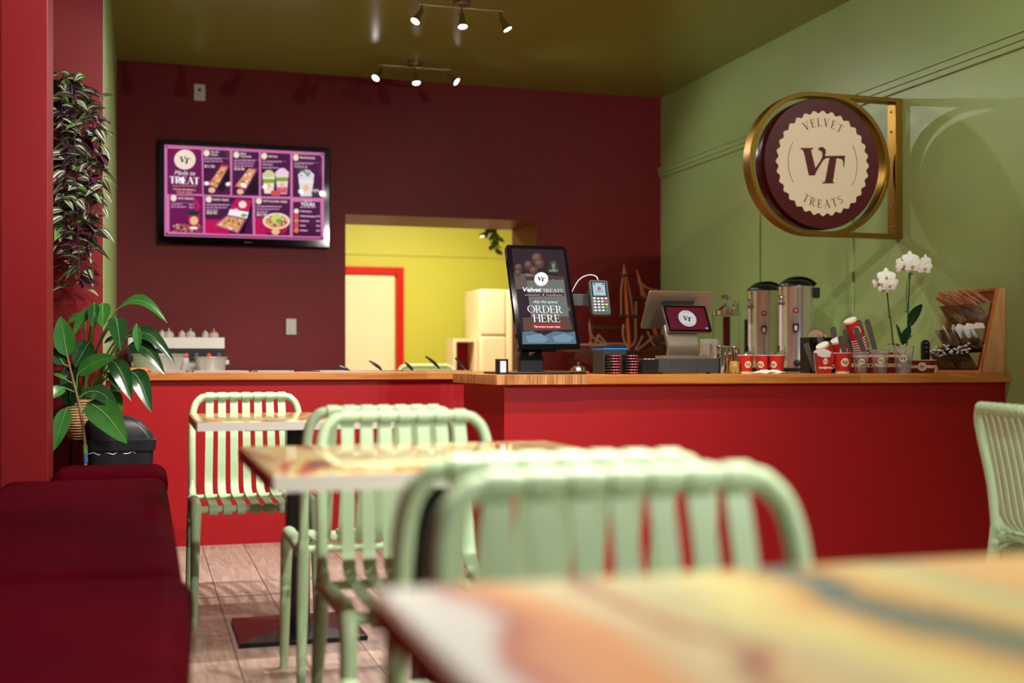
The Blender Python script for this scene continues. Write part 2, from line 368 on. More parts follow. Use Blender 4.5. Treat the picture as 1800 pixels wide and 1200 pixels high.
def glyph(c, k=0.13):
    th = 0.045; S = lambda x: [hbar(x-k/2-0.06, x+k/2+0.06, 0, th), hbar(x-k/2-0.06, x+k/2+0.06, 1-th, th)]
    if c == 'V': return [quad(0.42, 0, 0.12, 1, k), quad(0.42, 0, 0.72, 1, 0.05), hbar(0, 0.25, 1-th, th), hbar(0.6, 0.84, 1-th, th)], 0.86
    if c == 'E': return [quad(0.14, 0, 0.14, 1, k), hbar(0.02, 0.6, 0, th), hbar(0.02, 0.58, 1-th, th), hbar(0.14, 0.48, 0.49, th), quad(0.58, 0, 0.6, 0.2, 0.035), quad(0.565, 0.8, 0.565, 1, 0.035), quad(0.48, 0.4, 0.48, 0.62, 0.03)], 0.68
    if c == 'L': return [quad(0.14, 0, 0.14, 1, k), hbar(0.02, 0.58, 0, th), hbar(0.02, 0.28, 1-th, th), quad(0.56, 0, 0.58, 0.22, 0.035)], 0.64
    if c == 'T': return [quad(0.36, 0, 0.36, 1, k), hbar(0, 0.72, 1-th, th), hbar(0.22, 0.5, 0, th), quad(0.02, 0.8, 0.02, 1, 0.035), quad(0.7, 0.8, 0.7, 1, 0.035)], 0.74
    if c == 'R': return [quad(0.14, 0, 0.14, 1, k), hbar(0.02, 0.28, 0, th), hbar(0.02, 0.36, 1-th, th), hbar(0.14, 0.36, 0.47, th), quad(0.66, 0, 0.34, 0.5, k), hbar(0.6, 0.82, 0, th)]+arcband(0.34, 0.735, 0.2, 0.25, -90, 90, k, th), 0.82
    if c == 'A': return [quad(0.08, 0, 0.4, 1, 0.045), quad(0.72, 0, 0.4, 1, k), hbar(0.22, 0.6, 0.34, th), hbar(-0.02, 0.2, 0, th), hbar(0.6, 0.84, 0, th)], 0.84
    if c == 'S': return arcband(0.3, 0.75, 0.2, 0.22, 30, 270, k*0.9, th)+arcband(0.3, 0.27, 0.21, 0.25, -150, 90, k*0.9, th)+[quad(0.5, 0.78, 0.5, 0.98, 0.035), quad(0.09, 0.02, 0.09, 0.24, 0.035)], 0.62
    if c == 'O': return arcband(0.44, 0.5, 0.38, 0.48, 0, 360, k, th, 28), 0.92
    if c == 'D': return [quad(0.14, 0, 0.14, 1, k), hbar(0.02, 0.4, 0, th), hbar(0.02, 0.4, 1-th, th)]+arcband(0.36, 0.5, 0.4, 0.478, -90, 90, k, th), 0.88
    if c == 'H': return [quad(0.14, 0, 0.14, 1, k), quad(0.7, 0, 0.7, 1, k), hbar(0.14, 0.7, 0.48, th)]+S(0.14)+S(0.7), 0.88
    return [], 0.35
def serif(mb, s, x, y, h, m, M=None, z=0.0, w=None, k=0.13):
    gl = [glyph(c, k) for c in s]; tot = sum(a for _, a in gl); sx = (w/tot) if w else h; cx = x-tot*sx/2
    for polys, adv in gl:
        for q in polys: mb.flat([(cx+p[0]*sx, y+p[1]*h) for p in q], m, M, z)
        cx += adv*sx
def serif_arc(mb, s, r, h, deg_mid, m, M=None, z=0.0, track=0.0, flip=False, k=0.13, kx=1.0):
    """serif letters on a circle; flip = reading along the bottom"""
    gl = [glyph(c, k) for c in s]; tot = sum(a+track for _, a in gl)*h
    rr = r; ang = tot/rr; a = R(deg_mid)+(ang/2 if not flip else -ang/2)
    for polys, adv in gl:
        w = (adv+track)*h; mid = a-(w/2)/rr if not flip else a+(w/2)/rr
        c, s_ = math.cos(mid), math.sin(mid)
        for q in polys:
            out = []
            for p in q:
                lx = (p[0]-adv/2)*h; ly = p[1]*h
                if not flip: X = c*(rr+ly)+s_*lx; Y = s_*(rr+ly)-c*lx
                else: X = c*(rr+h-ly)-s_*lx; Y = s_*(rr+h-ly)+c*lx
                out.append((X*kx, Y))
            mb.flat(out, m, M, z)
        a = a-w/rr if not flip else a+w/rr
_V = [(513, 495), (612, 488), (612, 497), (595, 505), (628, 640), (668, 583), (684, 545), (681, 515), (668, 506), (655, 503), (650, 494), (658, 483), (675, 477), (694, 480), (708, 495), (711, 515), (704, 545), (690, 578), (640, 660), (624, 697), (578, 699), (537, 515), (524, 505), (513, 502)]
_T = [(700, 545), (861, 533), (859, 560), (852, 625), (846, 615), (845, 580), (835, 562), (795, 555), (765, 738), (780, 748), (683, 755), (684, 747), (703, 738), (738, 558), (715, 560), (690, 578)]
def vt(mb, r, m, M=None, z=0.0, cx=0.0, cy=0.0):
    """VT monogram inside a seal of radius r"""
    for poly in (_V, _T):
        mb.flat([(cx+(p[0]-688)/363*r, cy+(602-p[1])/402*r) for p in poly], m, M, z)
def seal(mb, r, face, dark, M=None, z=0.0, teeth=32, words=True, cx=0.0, cy=0.0, depth=0.0, e=0.0006):
    pts = []
    n = teeth*6
    for i in range(n):
        a = 2*PI*i/n; q = r*(1-0.028+0.028*math.cos(teeth*a)) if teeth else r
        pts.append((cx+q*math.cos(a), cy+q*math.sin(a)))
    if depth: mb.prism(pts, depth, face, (M or Matrix.Identity(4)) @ T(0, 0, z)); z += depth
    else: mb.flat(pts, face, M, z)
    vt(mb, r, dark, M, z+e, cx, cy)
    if words:
        MM = (M or Matrix.Identity(4)) @ T(cx, cy, 0)
        serif_arc(mb, 'VELVET', r*0.70, r*0.155, 90, dark, MM, z+e, track=0.14)
        serif_arc(mb, 'TREATS', r*0.69, r*0.155, 270, dark, MM, z+e, track=0.14, flip=True)
        mb.ring(r*0.735, r*0.745, dark, MM, z+e, 20, R(150), R(212)); mb.ring(r*0.735, r*0.745, dark, MM, z+e, 20, R(-32), R(30))

# ------------------------------------------------------------------ room shell
H = 3.06; W = 8.79; XR = 3.91; XL = -0.53; YF = -4.5
def wallbox(name, *b, m=red, **kw):
    mb = MB(); mb.box(*b, m); return struct(mb.build(name, smooth=0, **kw))
mb = MB(); mb.box(-0.75, 5.4, YF-0.2, 13.4, -0.1, 0, floor_mat()); struct(mb.build('floor', smooth=0))
mb = MB(); mb.box(-0.75, 5.4, YF-0.2, 13.4, H, H+0.1, green_ceil); struct(mb.build('ceiling', smooth=0))
wallbox('wall_right', XR, XR+0.12, YF-0.2, W, 0, H, m=green)
# back wall with the deep kitchen opening (one wall)
OX0, OX1, OZ = 1.40, 2.872, 2.05
mb = MB()
mb.box(-0.75, OX0, W, W+0.645, 0, H, red); mb.box(OX1, XR+0.12, W, W+0.645, 0, H, red); mb.box(OX0, OX1, W, W+0.645, OZ, H, red)
struct(mb.build('wall_back', smooth=0))
wallbox('wall_left', XL-0.2, XL, YF-0.2, 5.98, 0, H, m=red)
YN = 5.98
mb = MB(); mb.box(-0.75, -0.196, YN, YN+0.12, 0, H, red); struct(mb.build('wall_return', smooth=0))
wallbox('wall_left_green', -0.42, -0.194, YN+0.12, W, 0, H, m=green)
mb = MB(); mb.box(XL, -0.36, 4.95, 5.23, 0, H, red); struct(mb.build('wall_pillar', bevel=0.004, smooth=0))
# picture rail and battens on the right wall
mb = MB(); mb.box(XR-0.022, XR, YF, W, 2.455, 2.49, green); mb.box(XR-0.030, XR, YF, W, 2.49, 2.505, green); mb.box(XR-0.014, XR, YF, W, 2.425, 2.455, green)
struct(mb.build('trim_1', bevel=0.002, smooth=0))
for k, (px, dp) in enumerate(((1335, 0.012), (1498, 0.012), (1690, 0.012))):
    # vertical battens: find Y where the wall meets that pixel column
    u = (px-CX)/F; t = u*math.cos(TH)+math.sin(TH); Yb = XR/t*(math.cos(TH)-u*math.sin(TH))
    if px == 1690: Yb = 3.2
    mb = MB(); mb.box(XR-dp, XR, Yb-0.02, Yb+0.02, 0.14, 2.425, green); struct(mb.build('trim_%d' % (k+2), bevel=0.002, smooth=0))
mb = MB(); mb.box(XR-0.018, XR, YF, 4.79, 0, 0.13, green); mb.box(XR-0.010, XR, YF, 4.79, 0.13, 0.142, black_p); struct(mb.build('baseboard_right', smooth=0))
mb = MB(); mb.box(XL, XL+0.015, YF, 4.95, 0, 0.12, red); struct(mb.build('baseboard_left', smooth=0))
# street side behind the camera: shop window letting dusk light in
mb = MB()
mb.box(-0.75, XR+0.12, YF-0.2, YF, 0, 0.5, red); mb.box(-0.75, XR+0.12, YF-0.2, YF, 2.5, H, red)
mb.box(-0.75, -0.1, YF-0.2, YF, 0.5, 2.5, red); mb.box(3.3, XR+0.12, YF-0.2, YF, 0.5, 2.5, red)
struct(mb.build('wall_front', smooth=0))
win = bpy.data.objects.new('window_1', None); C.objects.link(win); struct(win)
mb = MB()
for x in (-0.1, 1.57, 3.24): mb.box(x, x+0.06, YF-0.12, YF-0.06, 0.5, 2.5, black_m)
mb.box(-0.1, 3.3, YF-0.12, YF-0.06, 0.5, 0.56, black_m); mb.box(-0.1, 3.3, YF-0.12, YF-0.06, 2.44, 2.5, black_m)
struct(mb.build('window_frame', win, smooth=0))
mb = MB(); mb.box(-0.04, 3.24, YF-0.095, YF-0.085, 0.56, 2.44, mat('window_glass', (255, 255, 255), 0.0, trans=1.0, ior=1.01)); struct(mb.build('window_pane', win, smooth=0))
# kitchen room beyond the opening
wallbox('wall_kitchen_left', 0.3, 0.42, W+0.645, 13.3, 0, H, m=yellow)
wallbox('wall_kitchen_right', 5.0, 5.12, W+0.645, 13.3, 0, H, m=yellow)
mb = MB(); mb.box(0.3, 5.1, 13.2, 13.32, 0, H, yellow); mb.box(0.42, 5.0, 13.185, 13.2, 2.16, 2.20, yellow); struct(mb.build('wall_kitchen_back', smooth=0))
wallbox('wall_kitchen_side', XR+0.12, 5.1, W+0.3, W+0.645, 0, H, m=yellow)
# kitchen door with red frame
YD = 13.2
dx1 = XA(710, YD-0.05); dz = P(710, 470, YD-0.05).z; fw = 0.085
dr = bpy.data.objects.new('door_1', None); C.objects.link(dr); dr.location = (0, 0, 0); struct(dr)
mb = MB(); mb.box(dx1-fw, dx1, YD-0.06, YD, 0, dz, red_trim); mb.box(dx1-1.06, dx1-fw, YD-0.06, YD, dz-fw, dz, red_trim); mb.box(dx1-1.06-fw, dx1-1.06, YD-0.06, YD, 0, dz, red_trim)
struct(mb.build('door_frame', dr, bevel=0.004, smooth=0))
mb = MB(); mb.box(dx1-1.06, dx1-fw-0.02, YD-0.035, YD-0.005, 0.01, dz-fw-0.01, cream); struct(mb.build('door_leaf', dr, smooth=0))
mb = MB(); mb.lathe([(0.0, 0), (0.025, 0.0), (0.025, 0.04), (0.0, 0.045)], chrome, T(dx1-0.95, YD-0.035, 1.0) @ RX(R(90))); struct(mb.build('door_handle', dr))

# ------------------------------------------------------------------ counters
YC = 4.79; XC = 1.424; ZT = 0.907; TT = 0.042
ct = thing('front_counter', 'long bright red front counter with golden timber worktop, nearest the tables', 'counter', (XC, YC, 0))
mb = MB(); mb.box(0, XR-XC-0.001, 0, 0.66, 0, ZT-TT, red_counter); mb.build('body', ct, smooth=0)
mb = MB(); mb.box(-0.046, XR-XC-0.001, -0.04, 0.686, ZT-TT, ZT, worktop)
mb.build('worktop', ct, bevel=0.003, smooth=0)
mb = MB(); x = 0.0
# laminated end-grain blocks along the left end of the edge
n = 0; xe = XA(1033, YC-0.042)-XC
for a in range(9):
    x0 = -0.046+(xe+0.046)*a/9; x1 = -0.046+(xe+0.046)*(a+1)/9-0.002
    mb.box(x0, x1, -0.0425, -0.0395, ZT-TT+0.001, ZT-0.001, endgrain)
for a in range(6):
    y0 = -0.038+0.72*a/6; mb.box(-0.0485, -0.0455, y0, y0+0.72/6-0.002, ZT-TT+0.001, ZT-0.001, endgrain)
mb.build('edge_blocks', ct, smooth=0, label='end-grain timber blocks on the worktop edge')
# return counter along the right wall, carrying the urns
rc = thing('side_counter', 'timber-topped side counter under the two coffee urns along the green wall', 'counter', (3.28, 5.48, 0))
mb = MB(); mb.box(0.02, XR-3.28-0.001, 0.0, 2.2, 0, ZT-TT, red_counter); mb.build('body', rc, smooth=0)
mb = MB(); mb.box(0, XR-3.28-0.001, 0.0, 2.22, ZT-TT, ZT, worktop); mb.build('worktop', rc, bevel=0.003, smooth=0)
YL = 6.505
lc = thing('rear_counter', 'lower-lit red topping counter at the left with serving spoons along its timber top', 'counter', (-0.19, YL, 0))
mb = MB(); mb.box(0, 2.6, 0.0, 0.62, 0, 0.867, red_counter); mb.build('body', lc, smooth=0)
mb = MB(); mb.box(0, 2.62, -0.04, 0.64, 0.867, 0.909, worktop); mb.build('worktop', lc, bevel=0.003, smooth=0)
kb = thing('back_bench', 'steel prep bench against the maroon back wall under the menu screen', 'bench', (-0.15, 7.70, 0))
mb = MB(); mb.box(0, 1.4, 0, 0.95, 0.865, 0.9, steel); mb.build('worktop', kb, bevel=0.003, smooth=0)
for x in (0.04, 1.32):
    for y in (0.04, 0.87):
        mb = MB(); mb.box(x, x+0.04, y, y+0.04, 0, 0.865, steel); mb.build('leg', kb, smooth=0)
sb = thing('display_bench', 'low maroon bench below the model sailing ship at the back wall', 'bench', (2.9, 7.86, 0))
mb = MB(); mb.box(0.05, 0.98, 0.0, 0.6, 0, 0.80, red_counter); mb.build('body', sb, smooth=0)
mb = MB(); mb.box(0, 1.0, -0.02, 0.62, 0.80, 0.83, worktop); mb.build('top', sb, smooth=0)

# ------------------------------------------------------------------ ceiling spot bars
def spot_bar(x, y, label, aims, watts, name='spotlight_bar', group=None, rz=0.0, on=True, col=(1.0, 0.95, 0.88), ang=115, half=0.235):
    t = thing(name, label, 'ceiling light', (x, y, H), rz, group)
    mb = MB(); mb.lathe([(0.052, 0), (0.052, -0.03), (0.048, -0.034), (0, -0.034)], nickel); mb.build('ceiling_rose', t)
    mb = MB(); mb.tube([(-half-0.015, 0, -0.047), (half+0.015, 0, -0.047)], 0.0065, nickel, 10); mb.tube([(0, 0, -0.03), (0, 0, -0.05)], 0.012, nickel); mb.build('bar', t)
    for k, (ox, d) in enumerate(zip((-half, 0, half), aims)):
        d = Vector(d).normalized(); top = Vector((ox, 0, -0.05)); piv = top+Vector((0, 0, -0.03))
        h = MB(); h.tube([top, piv], 0.006, nickel, 8)
        q = d.to_track_quat('Z', 'Y').to_matrix().to_4x4()
        h.lathe([(0.0, -0.004), (0.014, 0.0), (0.016, 0.03), (0.017, 0.045), (0.0265, 0.078), (0.0275, 0.088), (0.025, 0.088), (0.024, 0.084)], nickel, T(*piv) @ q, cap=False)
        ho = h.build('spot_head', t)
        l = MB(); l.lathe([(0.0, 0.0862), (0.018, 0.0858), (0.0245, 0.084)], mat('bulb_glow', (255, 255, 255), 0.3, emit=(255, 252, 246), estr=45), T(*piv) @ q, cap=False)
        l.build('bulb', ho)
        ld = bpy.data.lights.new('spot_light', 'SPOT'); ld.energy = watts; ld.color = col; ld.spot_size = R(ang); ld.spot_blend = 0.6; ld.shadow_soft_size = 0.02
        lo = bpy.data.objects.new('spot_light', ld); C.objects.link(lo); lo.parent = t
        lo.location = piv+d*0.095; lo.rotation_euler = (-d).to_track_quat('Z', 'Y').to_euler()
    return t
spot_bar(1.79, 8.2, 'smaller-looking three-bulb ceiling bar nearest the maroon back wall', [(-0.55, -0.35, -0.8), (0.05, -0.35, -1), (0.75, -0.5, -0.75)], SPOT_W)
spot_bar(1.75, 6.75, 'larger-looking three-bulb ceiling bar cut by the top of the picture', [(-0.6, -0.25, -1), (0, -0.3, -1), (0.5, -0.25, -1)], SPOT_W)
spot_bar(0.63, 4.0, 'three-bulb ceiling bar above the left bench, out of view', [(-0.75, 0.75, -0.8), (0.0, 0.6, -1), (0.3, 0.6, -1)], DINE_W*0.75, ang=95, half=0.205)
spot_bar(1.24, 3.98, 'three-bulb ceiling bar above the far table, out of view', [(-0.2, 0.6, -1), (0.1, 0.4, -1), (0.1, -0.5, -1)], DINE_W*0.4, ang=95, half=0.205)
spot_bar(1.98, 3.53, 'three-bulb ceiling bar before the tall touch screen, out of view', [(-0.9, 0.75, -1), (-0.6, 0.8, -1), (-0.5, 0.7, -1)], DINE_W*0.42, ang=95)
spot_bar(1.1, 1.9, 'three-bulb ceiling bar above the nearest table, out of view', [(-0.45, -0.15, -1), (-0.1, 0.2, -1), (0.05, -0.5, -1)], DINE_W*1.35, ang=95)
spot_bar(3.05, -1.4, 'three-bulb ceiling bar behind the viewpoint', [(-0.56, 1.0, -0.30), (-0.33, 1.0, -0.6), (-0.35, 1.0, -0.9)], DINE_W*1.5, ang=60)
spot_bar(2.9, 2.5, 'three-bulb ceiling bar over the right-hand seating, out of view', [(0.1, 1.0, -0.30), (0.2, 1.0, -0.25), (0.35, 1.0, -0.3)], DINE_W*0.5, ang=56)
# kitchen ceiling tube, warm
t = thing('tube_light', 'warm ceiling tube light in the yellow kitchen, out of view', 'ceiling light', (2.6, 11.3, H))
mb = MB(); mb.box(-0.65, 0.65, -0.06, 0.06, -0.04, 0, white_p); mb.build('housing', t, bevel=0.004, smooth=0)
mb = MB(); mb.tube([(-0.6, 0, -0.06), (0.6, 0, -0.06)], 0.014, mat('warm_tube', (255, 240, 200), 0.4, emit=(255, 214, 150), estr=9)); mb.build('tube', t)
ld = bpy.data.lights.new('tube_lamp', 'AREA'); ld.shape = 'RECTANGLE'; ld.size = 1.2; ld.size_y = 0.12; ld.energy = KITCHEN_W; ld.color = (1.0, 0.86, 0.62)
lo = bpy.data.objects.new('tube_lamp', ld); C.objects.link(lo); lo.parent = t; lo.location = (0, 0, -0.09)

# ------------------------------------------------------------------ menu screen on the back wall
def quadmap(c, zx, zy):
    """inverse bilinear: corners TL,TR,BR,BL -> (u,v) with v down"""
    TL, TR, BR, BL = c; u = v = 0.5
    for _ in range(12):
        xl = TL[0]+(BL[0]-TL[0])*v; xr = TR[0]+(BR[0]-TR[0])*v; u = (zx-xl)/(xr-xl)
        yt = TL[1]+(TR[1]-TL[1])*u; yb = BL[1]+(BR[1]-BL[1])*u; v = (zy-yt)/(yb-yt)
    return u, v
tvx0, tvx1, tvz0, tvz1 = 0.08, 1.28, 1.79, 2.515
tv = thing('menu_screen', 'wide black wall television showing the magenta dessert menu', 'television', ((tvx0+tvx1)/2, W-0.001, (tvz0+tvz1)/2))
hw, hh = (tvx1-tvx0)/2, (tvz1-tvz0)/2
mb = MB(); mb.box(-hw, hw, -0.06, -0.012, -hh, hh, gloss_black); mb.box(-hw*0.6, hw*0.6, -0.03, 0, -hh*0.6, hh*0.6, black_p); mb.build('housing', tv, bevel=0.008, smooth=0)
TVC = [(190, 120), (1605, 195), (1605, 965), (190, 925)]
sx0, sx1, sz1, sz0 = -hw+0.045, hw-0.045, hh-0.035, -hh+0.055
G = {}
def g(name, col, s=0.95):
    if name not in G: G[name] = glow(name, col, s, 0.015)
    return G[name]
tm = MB(); tm.M = FRONT @ T(0, 0, 0.0605); _z = [0.0]
def q2(zx, zy):
    u, v = quadmap(TVC, zx, zy); return (sx0+(sx1-sx0)*u, sz1+(sz0-sz1)*v)
def tp(pts, m):
    _z[0] += 0.00002; tm.flat([q2(*p) for p in pts], m, z=_z[0])
def tr(x0, y0, x1, y1, m): tp([(x0, y0), (x1, y0), (x1, y1), (x0, y1)], m)
def tsk(x0, y0, x1, y1, m):
    s = (x1-x0)*0.05; tp([(x0, y0), (x1, y0+s), (x1, y1+s), (x0, y1)], m)
def te(cx, cy, rx, ry, m, n=20): tp([(cx+rx*math.cos(2*PI*i/n), cy+ry*math.sin(2*PI*i/n)) for i in range(n)], m)
def tt(s, cx, cy, h, m, w=None, bold=0.0, shear=0.0):
    _z[0] += 0.00002; x, y = q2(cx, cy); x2 = q2(cx+1, cy)[0]; k = x2-x
    text(tm, s, x, y, h*k, m, z=_z[0], w=(w*k if w else None), bold=bold, shear=shear)
mag = g('menu_magenta', (112, 20, 84)); plum = g('menu_plum', (78, 22, 66)); pink = g('menu_frame_pink', (214, 120, 172)); lav = g('menu_frame_lavender', (170, 130, 214))
wht = g('menu_white', (250, 244, 246)); crm = g('menu_cream', (246, 226, 206)); salmon = g('menu_salmon', (236, 170, 150)); dk = g('menu_dark', (36, 12, 34)); hot = g('menu_hot_pink', (196, 20, 92))
txt = g('menu_text_pink', (214, 160, 206))
tm.flat([(sx0, sz0), (sx1, sz0), (sx1, sz1), (sx0, sz1)], pink)
tp([(200, 128), (1596, 203), (1596, 956), (200, 918)], plum)
# gilded frame and cells
tp([(200, 150), (222, 132), (1570, 203), (1598, 228), (1596, 925), (1568, 945), (222, 908), (202, 890)], pink)
cells = [[(212, 152), (508, 162), (516, 556), (214, 560)], [(524, 163), (757, 172), (762, 566), (526, 562)], [(780, 176), (1015, 187), (1015, 573), (776, 568)], [(1035, 188), (1297, 202), (1297, 580), (1032, 576)], [(1318, 208), (1566, 216), (1588, 240), (1586, 592), (1318, 584)],
         [(232, 568), (520, 572), (522, 900), (232, 888)], [(540, 574), (955, 590), (960, 912), (540, 900)], [(980, 594), (1296, 600), (1292, 920), (982, 912)], [(1322, 624), (1570, 624), (1578, 930), (1318, 926)]]
for i, c in enumerate(cells): tp(c, mag if i in (0, 5) else plum)
tp([(540, 780), (720, 780), (760, 912), (540, 900)], hot); tp([(985, 760), (1080, 760), (1080, 914), (985, 912)], hot)
te(365, 252, 92, 88, crm, 36)
_z[0] += 0.0001
x, y = q2(365, 252); k_ = (sx1-sx0)/1415
vt(tm, 100*k_, dk, z=_z[0], cx=x, cy=y)
tt('Made to', 362, 388, 40, wht, shear=0.3, w=180)
x, y = q2(362, 466); _z[0] += 0.0001; serif(tm, 'TREAT', x, y, 62*k_, wht, z=_z[0], w=258*k_, k=0.24)
tr(255, 482, 468, 486, salmon); tt('YOUR MOMENT,', 362, 526, 18, salmon, w=200, bold=0.02); tt('YOUR WAY', 362, 552, 18, salmon, w=140, bold=0.02)
heads = [(553, 195, 'VELVET', 'FUDGE'), (814, 210, 'MINI', 'PANCAKES'), (1062, 222, 'MATCHA', None), (1348, 235, 'MILKSHAKES', None), (268, 592, 'HOT DRINKS', None), (572, 603, 'BOSS CREPE', None), (1014, 618, 'FETTUCCINE CREPE', None)]
for cx, cy, a, b in heads:
    te(cx, cy, 26, 28, crm)
    n = len(a if not b else max(a, b, key=len)); w = n*13.5
    if b: tt(a, cx+36+len(a)*6, cy-2, 15, crm, w=len(a)*12, bold=0.02); tt(b, cx+36+len(b)*6, cy+22, 15, crm, w=len(b)*12, bold=0.02)
    else: tt(a, cx+38+w/2, cy+12, 18, crm, w=w, bold=0.02)
    tsk(cx-20, cy+36, cx+200, cy+38, txt)
def lines(x, y, ws):
    for i, w in enumerate(ws):
        xx = x
        while xx < x+w: l = random.uniform(14, 34); l = min(l, x+w-xx); tsk(xx, y+i*23, xx+l, y+i*23+9, txt); xx += l+6
lines(532, 240, [150, 160]); tt('$11.90', 578, 322, 24, crm, w=90, bold=0.02)
lines(792, 258, [190, 180, 170]); tt('$16.90', 840, 345, 24, crm, w=90, bold=0.02)
lines(1046, 268, [170]); tt('FROM $9.9', 1092, 306, 18, crm, w=90); lines(1046, 320, [140])
lines(1334, 285, [170]); tt('FROM $7.90', 1392, 326, 18, crm, w=116)
lines(246, 642, [95, 130]); lines(400, 648, [45, 45])
lines(552, 648, [200, 180, 100]); tt('$20.90', 598, 732, 24, crm, w=90, bold=0.02)
lines(992, 662, [225, 205, 110]); tt('$22.90', 1038, 748, 24, crm, w=90, bold=0.02)
# trays of waffles and fruit
def tray(pts, fills, seed):
    tp(pts, g('tray_edge', (150, 60, 120))); c = (sum(p[0] for p in pts)/4, sum(p[1] for p in pts)/4)
    q = [(c[0]+(p[0]-c[0])*0.84, c[1]+(p[1]-c[1])*0.9) for p in pts]; tp(q, g('waffle', (222, 160, 104)))
    rnd = random.Random(seed)
    for k in range(22):
        a, b = rnd.uniform(0.1, 0.9), rnd.uniform(0.05, 0.95)
        x = q[0][0]*(1-a)*(1-b)+q[1][0]*a*(1-b)+q[2][0]*a*b+q[3][0]*(1-a)*b; y = q[0][1]*(1-a)*(1-b)+q[1][1]*a*(1-b)+q[2][1]*a*b+q[3][1]*(1-a)*b
        te(x, y, 11, 10, g(*rnd.choice(fills)), 10)
F1 = [('f_brown', (120, 62, 44)), ('f_peach', (240, 190, 140)), ('f_orange', (226, 130, 70))]; F2 = [('f_white', (246, 226, 214)), ('f_peach', (240, 190, 140)), ('f_red', (208, 84, 78))]
tp([(640, 500), (752, 320), (756, 440), (690, 545)], dk); tp([(900, 530), (1005, 360), (1008, 560), (900, 566)], dk)
tp([(668, 290), (750, 300), (745, 318), (684, 312)], hot)
tray([(684, 302), (750, 312), (640, 510), (560, 478)], F1, 1); tray([(925, 325), (1003, 335), (895, 520), (793, 490)], F2, 2)
te(598, 522, 30, 24, g('f_peach', (240, 190, 140))); te(848, 536, 30, 24, g('f_peach', (240, 190, 140)))
# drinks
def glass_(cx, y0, y1, w, c1, c2, c3, top):
    tp([(cx-w, y0), (cx+w, y0), (cx+w*0.7, y1), (cx-w*0.7, y1)], g(*c1)); tp([(cx-w*0.95, y0+40), (cx+w*0.95, y0+40), (cx+w*0.9, y0+75), (cx-w*0.9, y0+75)], g(*c2))
    te(cx, y0, w*1.02, w*0.45, g(*top)); te(cx, y0-w*0.3, w*0.66, w*0.4, g(*top)); tp([(cx-w*0.75, y1-60), (cx+w*0.75, y1-60), (cx+w*0.68, y1-6), (cx-w*0.68, y1-6)], g(*c3))
    te(cx, (y0+y1)/2+18, w*0.32, w*0.42, g('f_peach', (240, 190, 140)))
glass_(1102, 385, 552, 57, ('milk', (240, 224, 214)), ('matcha_g', (130, 168, 40)), ('milk', (240, 224, 214)), ('foam_y', (214, 206, 150)))
glass_(1222, 370, 556, 60, ('milk_p', (246, 214, 222)), ('matcha_g', (130, 168, 40)), ('berry', (222, 90, 130)), ('foam_p', (246, 206, 226)))
te(1145, 548, 28, 26, g('f_red', (208, 84, 78))); te(1182, 550, 26, 26, g('f_red', (208, 84, 78)))
glass_(1440, 392, 578, 72, ('shake', (232, 224, 222)), ('shake2', (240, 232, 230)), ('shake', (232, 224, 222)), ('foam_w', (226, 222, 226)))
for k in range(12): te(1440+random.uniform(-50, 50), 372+random.uniform(-22, 26), 8, 7, g('oreo', (70, 62, 74)), 8)
te(1530, 545, 42, 30, g('oreo', (70, 62, 74))); te(1528, 528, 34, 14, g('oreo2', (176, 166, 172)))
# coffee cup with beans
for k in range(90): te(265+random.uniform(0, 250), 860+random.uniform(-36, 30), 7, 6, g(*random.choice([('bean1', (196, 110, 84)), ('bean2', (120, 52, 40)), ('f_peach', (240, 190, 140))])), 6)
tp([(388, 725), (498, 725), (478, 862), (402, 862)], g('cup_pink', (188, 24, 72))); tp([(385, 706), (490, 706), (490, 745), (390, 745)], g('cup_lid', (32, 48, 56))); te(443, 792, 36, 38, g('f_peach', (240, 190, 140))); te(440, 856, 38, 12, wht)
for k in range(6): te(470+12*math.sin(k), 690-k*16, 18-k, 16, hot, 10)
# boss crepe box
tp([(808, 596), (952, 612), (924, 716), (758, 690)], hot); te(868, 650, 35, 32, crm); tp([(758, 690), (924, 716), (908, 772), (738, 740)], wht); te(880, 745, 28, 14, g('matcha_g', (130, 168, 40)))
tray([(730, 742), (906, 775), (834, 905), (612, 832)], F1+F2+[('f_olive', (150, 130, 60))], 3)
tp([(906, 775), (952, 612), (958, 700), (880, 900), (834, 908)], dk)
# bowl
tp([(1052, 800), (1290, 810), (1250, 900), (1090, 900)], g('cup_pink', (188, 24, 72))); te(1170, 795, 122, 72, crm, 30); te(1170, 798, 104, 58, g('waffle', (222, 160, 104)), 30)
for k in range(60):
    a, b = random.uniform(0, 2*PI), random.uniform(0.3, 1)**0.5; te(1170+95*b*math.cos(a), 798+50*b*math.sin(a), 10, 9, g(*random.choice(F2+[('f_gold', (226, 180, 80)), ('f_brown', (120, 62, 44))])), 8)
te(1170, 770, 46, 42, g('icecream', (206, 214, 120)), 20); te(1195, 792, 30, 18, g('matcha_g', (130, 168, 40)), 14); te(1162, 888, 36, 28, g('f_peach', (240, 190, 140)))
# make it yours list
tt('MAKE IT', 1455, 628, 16, crm, w=70); tt('YOURS', 1455, 662, 30, wht, w=130, bold=0.03); lines(1385, 668, [140])
for k, c in enumerate([('f_white', (246, 226, 214)), ('f_red', (208, 84, 78)), ('cookie', (206, 130, 90)), ('f_red', (208, 84, 78)), ('f_orange', (226, 130, 70))]):
    y = 708+k*42; te(1350, y, 23, 22, g(*c)); tsk(1385, y-6, 1385+[105, 140, 80, 48, 66][k], y+6, txt)
    if k: tsk(1530, y-4, 1566, y+8, txt)
tm.build('screen', tv, smooth=0, label='lit magenta menu display')
mb = MB(); text(mb, 'Panasonic', 0.02, -hh+0.022, 0.010, mat('silver_print', (120, 124, 130), 0.3), FRONT @ T(0, 0, 0.0605)); mb.build('badge', tv, smooth=0)

